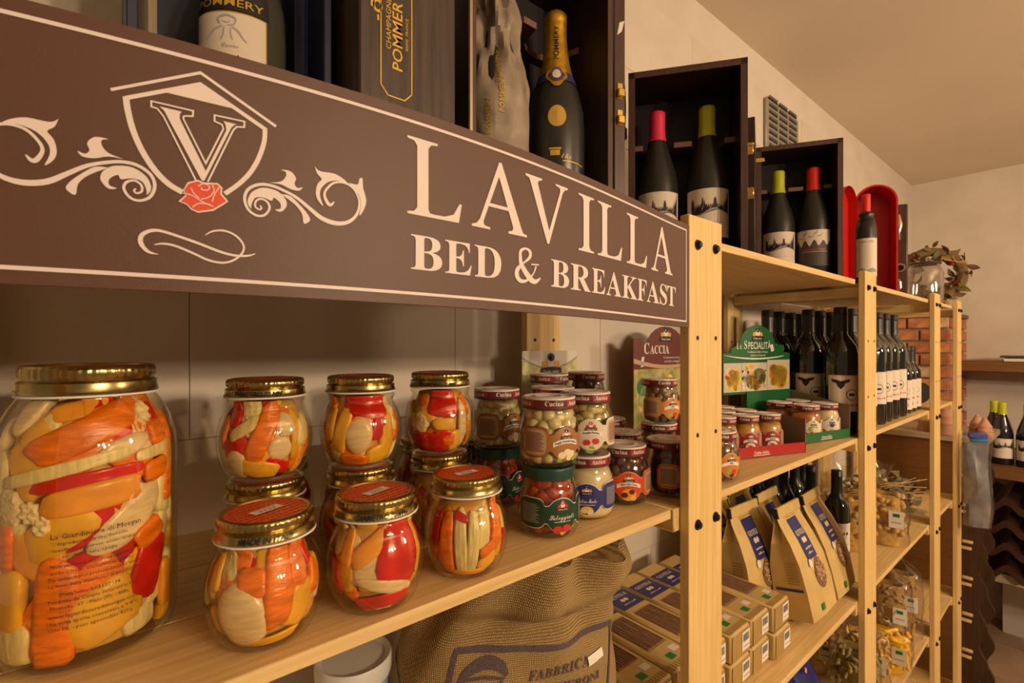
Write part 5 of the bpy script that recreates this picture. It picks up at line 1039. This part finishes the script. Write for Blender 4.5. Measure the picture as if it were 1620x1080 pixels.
# standing pasta bags
def bag_proto():
    t = thing('pasta_bag', '', 'pasta', (0, 0, 0)); w2, d2, H = .070, .034, .235
    lv = [(0, 1.0, 1.0), (.01, 1.02, 1.03), (.06, 1.05, 1.06), (.115, 1.02, .95), (.16, .96, .62), (.20, .92, .20), (.222, .90, .06), (.235, .90, .05)]
    mb = MB(); n = 14; vs = []
    for z, a, b in lv:
        ins = .35 * (1 - b) 
        ring = [(-w2 * a, -d2 * b), (-w2 * .5 * a, -d2 * b * 1.05), (0, -d2 * b * 1.10), (w2 * .5 * a, -d2 * b * 1.05), (w2 * a, -d2 * b), (w2 * a * (1 - ins * .6), -d2 * b * .4), (w2 * a * (1 - ins), 0), (w2 * a * (1 - ins * .6), d2 * b * .4), (w2 * a, d2 * b), (w2 * .5 * a, d2 * b * 1.05), (0, d2 * b * 1.1), (-w2 * .5 * a, d2 * b * 1.05), (-w2 * a, d2 * b), (-w2 * a * (1 - ins * .6), d2 * b * .4), (-w2 * a * (1 - ins), 0), (-w2 * a * (1 - ins * .6), -d2 * b * .4)]
        vs += [(x, y - .0, z) for x, y in ring]
    n = 16; fs = [(i * n + k, i * n + (k + 1) % n, (i + 1) * n + (k + 1) % n, (i + 1) * n + k) for i in range(len(lv) - 1) for k in range(n)] + [list(range(n))[::-1], [(len(lv) - 1) * n + k for k in range(n)]]
    mb.add(vs, fs, kraft); mb.build('paper_bag', t, smooth=32)
    mb = MB(); mb.box((0, -.004, .226), (.128, .008, .024), kraft, .002); mb.build('folded_top', t)
    mb = MB(); mb.box((-.0655, -.004, .226), (.004, .011, .022), ink, .001); mb.build('closing_tie', t)
    def fy(z):
        for (z0, _, b0), (z1, _, b1) in zip(lv, lv[1:]):
            if z0 <= z <= z1: return -(d2 * 1.10) * (b0 + (b1 - b0) * (z - z0) / (z1 - z0))
        return -.002
    fm = lambda o: (lambda s, z: (s, fy(z) - o, z))
    def vr(x0, z0, x1, z1, n=8): 
        return [(x, z0 + (z1 - z0) * i / n) for i in range(n + 1) for x in (x0, x1)], [(2 * i, 2 * i + 1, 2 * i + 3, 2 * i + 2) for i in range(n)]
    mb = MB(recalc=False); printed(mb, vr(-.025, .118, .025, .205), navy, fm(.0008)); L = mb.build('label', t, smooth=0)
    mb = MB(recalc=False); f2 = fm(.0013); printed(mb, text(serif('GENTILE'), .0155, 0, .168, 'C', .62, 1), pal, f2); printed(mb, disc(-.0055, .157, .006, .006, 8), pal, f2); printed(mb, disc(.0055, .157, .006, .006, 8), pal, f2); printed(mb, scribble(0, .138, .030, .005, 2), pal, f2); printed(mb, scribble(0, .128, .024, .004, 3), pal, f2); mb.build('lettering', L, smooth=0)
    mb = MB(recalc=False); pts = [(.012 + .027 * cos(a) * (.8 if sin(a) > .3 else 1), .085 + .033 * sin(a)) for a in [2 * pi * k / 28 for k in range(28)]]; printed(mb, poly(pts), mat('pasta_shadow', (.22, .11, .05), .6), fm(.0010)); W = mb.build('window', t, smooth=0)
    mb = MB(); q = random.Random(8)
    for k in range(44):
        a = q.uniform(0, 6.28); r = sqrt(q.random()) * .9; x, z = .012 + .024 * r * cos(a), .085 + .029 * r * sin(a)
        mb.box((x, fy(z) - .0015, z), (.010, .0032, .0038), mat('fusilli', (.46, .28, .16), .6, vary=.3, vscale=120), .0008, Matrix.Translation((x, fy(z) - .0015, z)) @ Matrix.Rotation(q.uniform(0, 3), 4, 'Y') @ Matrix.Translation((-x, -(fy(z) - .0015), -z)))
    mb.build('pasta', W, kind='stuff')
    mb = MB(recalc=False); printed(mb, disc(-.024, .112, .0085, .0085, 12), white, fm(.0018)); mb.build('price_sticker', t, smooth=0)
    mb = MB(recalc=False); printed(mb, vr(-.022, .012, -.006, .026, 2), stick, fm(.0010)); mb.build('green_tag', t, smooth=0)
    mb = MB(recalc=False)
    for k in range(7): printed(mb, rect(-.03 + k * .001, .208 + k * .0 + .002, -.03, .21, 1), kraftd, fm(.001))
    printed(mb, rect(-.028, .209, .026, .2105, 4), kraftd, fm(.001)); printed(mb, rect(-.022, .2135, .020, .2148, 4), kraftd, fm(.001)); mb.build('small_lettering', t, smooth=0)
    mb = MB(recalc=False); mb.add([(-w2 * 1.075, -.030, .063), (-w2 * 1.075, .028, .063), (-w2 * 1.075, .028, .069), (-w2 * 1.075, -.030, .069)], [(0, 1, 2, 3)], navy)
    for k in range(8): mb.add([(-w2 * 1.07, -.026, .078 + k * .006), (-w2 * 1.07, .0, .078 + k * .006), (-w2 * 1.07, .0, .080 + k * .006), (-w2 * 1.07, -.026, .080 + k * .006)], [(0, 1, 2, 3)], kraftd)
    mb.build('side_print', t, smooth=0)
    return t
bg = bag_proto(); first = True
for r, row in enumerate([[(1.237, .422, 0, -13), (1.390, .424, 2, -13)], [(1.156, .508, -2, -8), (1.308, .518, 2, -8)], [(1.165, .594, 0, -6), (1.313, .604, 2, -6)]]):
    for i, (x, y, a, lean) in enumerate(row):
        lb = ['front pasta bag of kraft paper next to the spaghetti packs', 'front pasta bag of kraft paper next to the second post', 'middle-row pasta bag of kraft paper behind the spaghetti packs', 'middle-row pasta bag of kraft paper behind the two front bags', 'rear pasta bag of kraft paper, left of two at the back', 'rear pasta bag of kraft paper, right of two at the back'][r * 2 + i]
        if first: o = bg; first = False
        else: o = dup(bg, (0, 0, 0), 0, lb)
        o['label'] = lb; o['group'] = 'kraft paper pasta bags'; o.location = (x, y, Z2 + .0016 + .037 * abs(sin(R(lean)))); o.rotation_euler = (R(lean), 0, R(a))
# oil bottles behind the bags
oilglass = mat('oil_bottle_glass', (.012, .014, .006), .08, spec=.6, coat=.4)
def lab_oil(b, rf):
    mb = MB(recalc=False); printed(mb, rect(-.024, .07, .024, .145, 16), labcol, cylmap(rf, .0005, 0, 0, .0295)); L = mb.build('label', b, smooth=70)
    mb = MB(recalc=False); printed(mb, scribble(0, .115, .030, .007, 6), ink, cylmap(rf, .0009, 0, 0, .0295)); printed(mb, rect(-.015, .09, .015, .0915, 6), grayink, cylmap(rf, .0009, 0, 0, .0295)); mb.build('label_print', L, smooth=0)
po = None
for r, yy in enumerate((.580, .648)):
    for i in range(4):
        x = 1.435 + i * .072 - .02 * r; y = yy + random.uniform(-.002, .002)
        lb = 'dark oil bottle with black capsule behind the pasta bags, %s row, %s' % (ROWN[r], ORD[i])
        if po is None: po = bottle('oil_bottle', lb, x, y, Z2, SLIM, oilglass, blackcap, .205, lab_oil, R(10), 'oil bottles on the second shelf')
        else: dup(po, (x, y, Z2), face(x, y, R(10)), lb, 'oil bottles on the second shelf')
for i, (x, y) in enumerate([(1.515, .450), (1.515, .513)]): dup(po, (x, y, Z2), face(x, y, R(30)), 'dark oil bottle beside the second post, %s from the front' % ORD[i], 'oil bottles on the second shelf')
# clear bags of biscuits and pasta
def film_bag(name, label, x, y, z, w_, d_, h_, bits, tagcol=None, rz=0, lean=0, tie=True, group=None, cat='bag'):
    t = thing(name, label, cat, (x, y, z + .0012 + abs(sin(lean)) * d_ * .62), rz, group, rot=(lean, 0, face(x, y, rz)))
    def f(u, v):
        a = 2 * pi * u; e = 3; k = (abs(sin(a)) ** e + abs(cos(a)) ** e) ** (-1 / e); s = 1 if v < .62 else max(.10, 1 - ((v - .62) / .16) ** 1.3 * .9) if v < .78 else .10 + (v - .78) * 1.6
        if v < .05: s *= .90 + 2 * v
        q = 1 + .05 * sin(5 * a + 17 * v) + .03 * sin(9 * a - 29 * v)
        return (w_ / 2 * k * sin(a) * s * q, -d_ / 2 * k * cos(a) * s * q, h_ * v)
    mb = MB(recalc=False); mb.grid(f, 36, 30, plastic); mb.build('film', t, smooth=40)
    nm, m, shape, n = bits; q = random.Random(int(x * 999)); me = shape(m)
    for k in range(n):
        o = bpy.data.objects.new(nm, me); COL.objects.link(o); o.parent = t; a = q.uniform(-1.9, 1.9); v = (k + .5) / n * .50 + max(.095, .034 / h_)
        e = 3; kk = (abs(sin(a)) ** e + abs(cos(a)) ** e) ** (-1 / e) * q.uniform(.62, .80); o.location = (w_ / 2 * kk * sin(a), -d_ / 2 * kk * cos(a), h_ * v); o.rotation_euler = (q.uniform(-.6, .6), q.uniform(-1.2, 1.2), a + q.uniform(-.4, .4))
    mb = MB(); mb.grid(lambda u, v: tuple(c * s for c, s in zip(f(u, v * .62), (.66, .66, 1))), 20, 8, m); mb.build('filling', t, smooth=60, kind='stuff')
    if tie: mb = MB(); mb.lathe([(.10 * w_ / 2 + .001, h_ * .765), (.10 * w_ / 2 + .004, h_ * .775), (.10 * w_ / 2 + .004, h_ * .79), (.10 * w_ / 2 + .001, h_ * .80)], mat('raffia', (.50, .38, .16), .8), 14); mb.build('tie', t)
    if tagcol:
        mb = MB(); mb.box((.25 * w_, -d_ / 2 - .006, h_ * .36), (.036, .0012, .050), tagcol, 0, Matrix.Rotation(R(0), 4, 'Y')); g = mb.build('paper_tag', t, smooth=0)
        mb = MB(recalc=False); printed(mb, rect(.25 * w_ - .008, h_ * .36 + .008, .25 * w_ + .008, h_ * .36 + .018, 1), greenp, flatmap(-d_ / 2 - .0072)); printed(mb, rect(.25 * w_ - .012, h_ * .36 - .010, .25 * w_ + .012, h_ * .36 - .007, 1), grayink, flatmap(-d_ / 2 - .0072)); mb.build('tag_print', g, smooth=0)
    return t
SHP = {}
def shp(kind):
    def g(m):
        key = (kind, m.name)
        if key not in SHP:
            mb = MB()
            if kind == 'ball': mb.ball((0, 0, 0), .011, m, 10, 7, sq=(1, .8, .8))
            elif kind == 'stick': mb.box((0, 0, 0), (.062, .012, .014), m, .004)
            elif kind == 'curl': mb.tube([(.012 * cos(t * 1.1), .004 * t - .012, .012 * sin(t * 1.1)) for t in range(7)], .0045, m, 7)
            elif kind == 'grain': mb.ball((0, 0, 0), .006, m, 7, 5, sq=(1.6, .8, .8))
            o = mb.build('x'); SHP[key] = o.data; bpy.data.objects.remove(o)
        return SHP[key]
    return g
bisc = mat('biscuit', (.62, .38, .10), .55, vary=.25, vscale=80); yb = mat('yellow_biscuit', (.88, .50, .015), .45, vary=.15, vscale=60); wheat = mat('dry_grain', (.46, .28, .08), .6, vary=.3, vscale=200); olived = mat('green_dry_pasta', (.34, .27, .08), .6, vary=.3, vscale=70)
labelp = mat('tag_cream', (.70, .62, .42), .6)
for i, (x, y, lb) in enumerate([(1.865, .428, 'clear bag of golden biscuits with white tag right of the second post'), (1.735, .490, 'clear bag of golden biscuits behind the tagged one'), (1.745, .628, 'clear bag of golden biscuits far back behind the oil bottles')]):
    film_bag('biscuit_bag', lb, x, y, Z2, .125, .085, .25, ('biscuit', bisc, shp('ball'), 42), white if i == 0 else None, group='clear biscuit bags')
# dried bouquet of straw
bq = thing('dried_bouquet', 'bundle of dried grey-brown herb stems lying on the second shelf', 'bouquet', (2.085, .470, Z2 + .016), R(-30))
stm = mat('dry_stem', (.42, .30, .13), .8, vary=.2, vscale=40); drl = mat('dry_leaf', (.24, .18, .09), .85, vary=.4, vscale=30)
q = random.Random(6)
for k in range(34):
    a = q.uniform(0, 6.28); r = q.uniform(.0, .06); z0 = .085 + r * sin(a) * .9; y0 = r * cos(a)
    mb = MB(); mb.tube([(-.15, y0 * .5, z0 * .6 + .03), (-.03, y0, z0), (.07 + q.uniform(-.02, .04), y0 * 1.5, z0 * (.9 + .5 * q.random()))], [.002, .0025, .0015], stm, 5); mb.build('stem', bq)
mbl = MB(recalc=False); mbl.grid(lambda u, v: ((v - .5) * .07, (u - .5) * .026 * sin(pi * min(.97, v + .03)), .010 * sin(v * 5)), 4, 6, drl); lo = mbl.build('leaf', bq); lme = lo.data
for k in range(90):
    o = lo if k == 0 else bpy.data.objects.new('leaf', lme)
    if k: COL.objects.link(o); o.parent = bq
    a = q.uniform(0, 6.28); r = q.uniform(.03, .075); o.location = (q.uniform(-.10, .09), r * cos(a), .085 + r * sin(a)); o.rotation_euler = (a, q.uniform(-.4, .4), q.uniform(-.5, .5))
# third shelf
def blue_bag(label, x, y, rz):
    t = thing('coffee_bag', label, 'bag', (x, y, Z3 + .0085), rz, 'navy blue foil bags', rot=(R(-12), 0, rz)); nv = mat('navy_foil', (.022, .026, .16), .35, bump=.4, bscale=25)
    lv = [(0, 1, 1), (.05, 1.03, 1.06), (.15, 1.02, 1.0), (.20, 1.0, .6), (.235, 1.0, .12), (.262, 1.0, .10)]
    mb = MB(); n = 16; vs = []
    for z, a, b in lv:
        for k in range(n):
            an = 2 * pi * k / n; e = 4; kk = (abs(sin(an)) ** e + abs(cos(an)) ** e) ** (-1 / e); vs.append((.058 * a * kk * sin(an), -.034 * b * kk * cos(an) + .002 * sin(z * 60 + an * 3), z))
    mb.add(vs, [(i * n + k, i * n + (k + 1) % n, (i + 1) * n + (k + 1) % n, (i + 1) * n + k) for i in range(len(lv) - 1) for k in range(n)] + [list(range(n))[::-1]], nv); mb.build('foil_bag', t, smooth=50)
    mb = MB(recalc=False); printed(mb, rect(-.045, .075, -.020, .100, 1), white, flatmap(-.037)); mb.build('price_sticker', t, smooth=0)
    mb = MB(recalc=False); printed(mb, scribble(.005, .125, .05, .011, 8), pal, flatmap(-.0362)); mb.build('lettering', t, smooth=0)
    mb = MB(recalc=False); printed(mb, disc(-.02, .215, .006, .006, 10), orangep, flatmap(-.027)); mb.build('valve', t, smooth=0)
    return t
for i, (x, y) in enumerate([(1.055, .425), (1.18, .425), (1.305, .428)]): blue_bag('navy blue foil bag on the third shelf, %s from the first post' % ORD[i], x, y, R(3 * i - 3))
for i, (x, y, h, lb) in enumerate([(1.235, .585, .29, 'clear bag of green dried pasta behind the blue bags'), (1.375, .585, .30, 'clear bag of green dried pasta behind the second post'), (1.10, .585, .29, 'clear bag of green dried pasta behind the leftmost blue bag')]):
    film_bag('dried_pasta_bag', lb, x, y, Z3, .12, .09, h, ('pasta_piece', olived, shp('curl'), 40), labelp if i < 2 else None, group='clear bags of green pasta')
film_bag('biscuit_bag', 'clear bag of bright yellow biscuit sticks on the third shelf', 1.855, .420, Z3, .13, .075, .19, ('biscuit_stick', yb, shp('stick'), 46), labelp)
for i, (x, y, lb) in enumerate([(1.63, .44, 'clear bag of pale curled pasta right of the second post'), (1.735, .44, 'clear bag of pale curled pasta beside the yellow biscuits'), (1.68, .56, 'clear bag of pale curled pasta with cream tag at the back')]):
    film_bag('dried_pasta_bag', lb, x, y, Z3, .115, .085, .235, ('pasta_piece', bisc if i else olived, shp('curl'), 36), labelp, group='clear bags of pale pasta')
for i, (x, y, lb) in enumerate([(1.985, .445, 'tall clear bag of brown grain behind the biscuit sticks'), (2.105, .440, 'tall clear bag of brown grain beside the third post'), (2.03, .605, 'tall clear bag of brown grain at the back of the third shelf')]):
    film_bag('grain_bag', lb, x, y, Z3, .13, .09, .33, ('grain', wheat, shp('grain'), 60), white if i < 2 else None, group='clear bags of brown grain', lean=R(-6))
# ---------------------------------------------------------------- the far end
woodb = wood('brown_beam', (.24, .11, .035), (.16, .07, .02), 1, .5)
def wall_shelf(label, x0, z, th, ya, yb):
    t = thing('wall_shelf', label, 'shelf', ((x0 + EX) / 2, (ya + yb) / 2, z)); mb = MB(); mb.box((0, 0, -th / 2), (EX - x0 - .002, yb - ya, th), woodb, .004); mb.build('board', t); return t
wall_shelf('thick brown wooden shelf on the end wall holding papers', 3.52, 1.465, .055, -1.0, .488)
wall_shelf('lower brown wooden shelf on the end wall holding green-capped bottles', 3.20, .985, .06, -1.0, .352)
pp = thing('paper_stack', 'dark folder and white papers lying on the upper end shelf', 'papers', (3.66, .18, 1.466), R(4))
mb = MB(); mb.box((0, 0, .008), (.21, .27, .016), white, .001); mb.build('papers', pp); mb = MB(); mb.box((.0, 0, .024), (.23, .30, .008), mat('dark_folder', (.06, .04, .03), .6), .001); mb.build('folder', pp)
for i, (x, y, lb) in enumerate([(3.36, .325, 'green-capped dark bottle on the lower end shelf, farthest left'), (3.285, .290, 'green-capped dark bottle on the lower end shelf, second from left'), (3.275, .205, 'green-capped dark bottle on the lower end shelf, third from left'), (3.275, .118, 'green-capped dark bottle on the lower end shelf, fourth from left')]):
    bottle('wine_bottle', lb, x, y, .985, BURG, mat('blue_black_glass', (.012, .012, .02), .08, spec=.7, coat=.4), limecap, .236, lab_mtn('m'), 0, 'green-capped bottles', ribs=False)
rk = thing('bottle_tray_rack', 'stack of dark brown moulded bottle trays under the lower end shelf', 'rack', (3.50, -.175, 0))
bt = mat('brown_plastic_tray', (.055, .022, .016), .3); 
for l in range(4):
    mb = MB(recalc=False)
    def tf(u, v, z=.50 + l * .105): return ((u - .5) * .5 * 1 - .02, (v - .5) * 1.05, z + .022 * sin(v * 1.05 / .105 * 2 * pi) + (.05 * (1 - u * 2) if False else 0))
    mb.grid(tf, 2, 80, bt); mb.grid(lambda u, v: (-.27, (v - .5) * 1.05, .50 + l * .105 + .022 * sin(v * 1.05 / .105 * 2 * pi) - .034 * u), 1, 80, bt); mb.build('tray', rk)
cbx = thing('wall_bench', 'pale stone ledge below the brown bottle trays', 'bench', (3.55, -.175, 0)); mb = MB(); mb.box((0, 0, .445), (.58, 1.05, .05), mat('pale_ledge', (.50, .40, .28), .6), .004); mb.box((.2, 0, .21), (.10, 1.0, .42), white_paint); mb.build('ledge', cbx)
# brown chest beyond the rack and the scalloped bottle rack at its side
ct = thing('wooden_chest', 'plain brown wooden chest past the last pine post with pink figurines on it', 'chest', (2.82, .29, 0))
chm = wood('chest_brown', (.20, .085, .018), (.13, .052, .012), 1, .5)
mb = MB(); mb.box((.19, .27, .565), (.36, .32, 1.13), chm, .003); mb.build('body', ct)
mb = MB(); mb.box((.19, .215, 1.145), (.40, .43, .026), mat('chest_top', (.42, .33, .22), .5), .003); mb.build('top_board', ct)
sr = thing('scalloped_rack', 'tall dark wooden bottle rack with scalloped edges beside the chest', 'rack', (2.86, .31, 0))
srm = wood('dark_rack_wood', (.075, .034, .014), (.045, .020, .010), 2, .5)
for k, xx in enumerate((-.012, .20)):
    n = 120; L_ = [(-.004 - .013 * sin(1.04 * i / n / .155 * 2 * pi), 1.04 * i / n) for i in range(n + 1)]
    N = 2 * (n + 1); pr = L_ + [(.066, z) for _, z in reversed(L_)]
    vs = [(xx - .01, a, b) for a, b in pr] + [(xx + .01, a, b) for a, b in pr]; fs = []
    for i in range(n): a, b, c, d = i, i + 1, N - 2 - i, N - 1 - i; fs += [(a, b, c, d), (a + N, d + N, c + N, b + N)]
    fs += [(i, (i + 1) % N, N + (i + 1) % N, N + i) for i in range(N)]
    mb = MB(); mb.add(vs, fs, srm); mb.build('scalloped_board', sr, smooth=30)
for i in range(7):
    for yy, dz in ((.050, 0), (.046, .028)): mb = MB(); mb.box((.08, yy, .06 + i * .155 + dz), (.224, .034, .012), pineX, .002); mb.build('slat', sr)
# small things on the last bay
terr = mat('pink_plaster', (.56, .30, .21), .7, vary=.1, vscale=40)
for i, (x, y, s, lb) in enumerate([(2.86, .305, 1.15, 'small pink plaster cone figurine on the chest, front one'), (2.92, .335, 1.2, 'small pink plaster cone figurine right behind the front one'), (2.85, .42, 1.9, 'taller pink plaster figurine beside the last post'), (2.90, .50, 1.5, 'pink plaster figurine at the back of the wooden chest')]):
    t = thing('figurine', lb, 'figurine', (x, y, 1.1582), 0, 'pink plaster figurines'); t.scale = (s, s, s); mb = MB(); mb.lathe([(0, 0), (.024, 0), (.025, .006), (.022, .02), (.024, .026), (.020, .036), (.021, .042), (.012, .058), (.004, .074), (0, .075)], terr, 18); mb.build('figure', t)
pb = thing('plastic_pouch', 'clear plastic pouch with blue header hanging from the last pine post', 'pouch', (2.600, .300, .846), face(2.64, .32, R(8))); pb.scale = (.66, .7, .85)
def pf(u, v):
    a = 2 * pi * u; s = .9 + .25 * sin(v * 2.2 + .4); return ((.062 * sin(a) + .008 * sin(v * 7)) * s, -(.030 * cos(a)) * (.25 + sin(min(1, (1 - v) * 1.4) * pi * .5)) + .006 * sin(9 * v + 3 * a), .42 * v)
mb = MB(recalc=False); mb.grid(pf, 28, 26, glass('pouch_film', (.90, .90, .93), .22, .7, .14)); mb.build('film', pb, smooth=40)
mb = MB(recalc=False); mb.grid(lambda u, v: tuple(c * s for c, s in zip(pf(u, v * .9), (.8, .7, 1))), 14, 16, mat('pouch_filling', (.42, .39, .36), .3, vscale=18, col2=(.20, .18, .21), bump=.4, bscale=20)); mb.build('filling', pb, smooth=30)
mb = MB(); mb.box((.004, -.004, .415), (.086, .022, .030), mat('header_violet', (.09, .09, .36), .4), .006); mb.box((.010, -.010, .394), (.080, .018, .016), mat('header_blue', (.02, .22, .42), .4), .005); mb.build('header', pb)
mb = MB(); mb.tube([(0, 0, .43), (.003, .012, .445), (0, .030, .44)], .003, iron, 6); mb.build('hook', pb)
cbx2 = thing('carton', 'white carton with dark stripe at the end of the middle shelf', 'box', (2.235, .43, Z1), R(5)); mb = MB(); mb.box((.05, .06, .045), (.10, .12, .09), white, .001); mb.build('carton_body', cbx2)
rb2 = bottle('wine_bottle', 'tall dark bottle with cream label standing behind the white carton', 2.36, .60, Z1, BORD, blackglass, blackcap, .258, lab_owl, R(10))
pot = thing('round_tin', 'round dark tin lying on its side by the third post', 'tin', (2.42, .47, Z1 + .041), R(-40)); mb = MB(); T = Matrix.Rotation(R(90), 4, 'X'); mb.lathe([(0, 0), (.038, 0), (.040, .003), (.040, .05), (.038, .053), (0, .053)], iron, 28, T); mb.build('tin_body', pot); mb = MB(); mb.lathe([(0, -.001), (.030, -.001), (.031, .001)], mat('tin_lid_grey', (.10, .09, .08), .4), 24, T); mb.build('lid', pot)
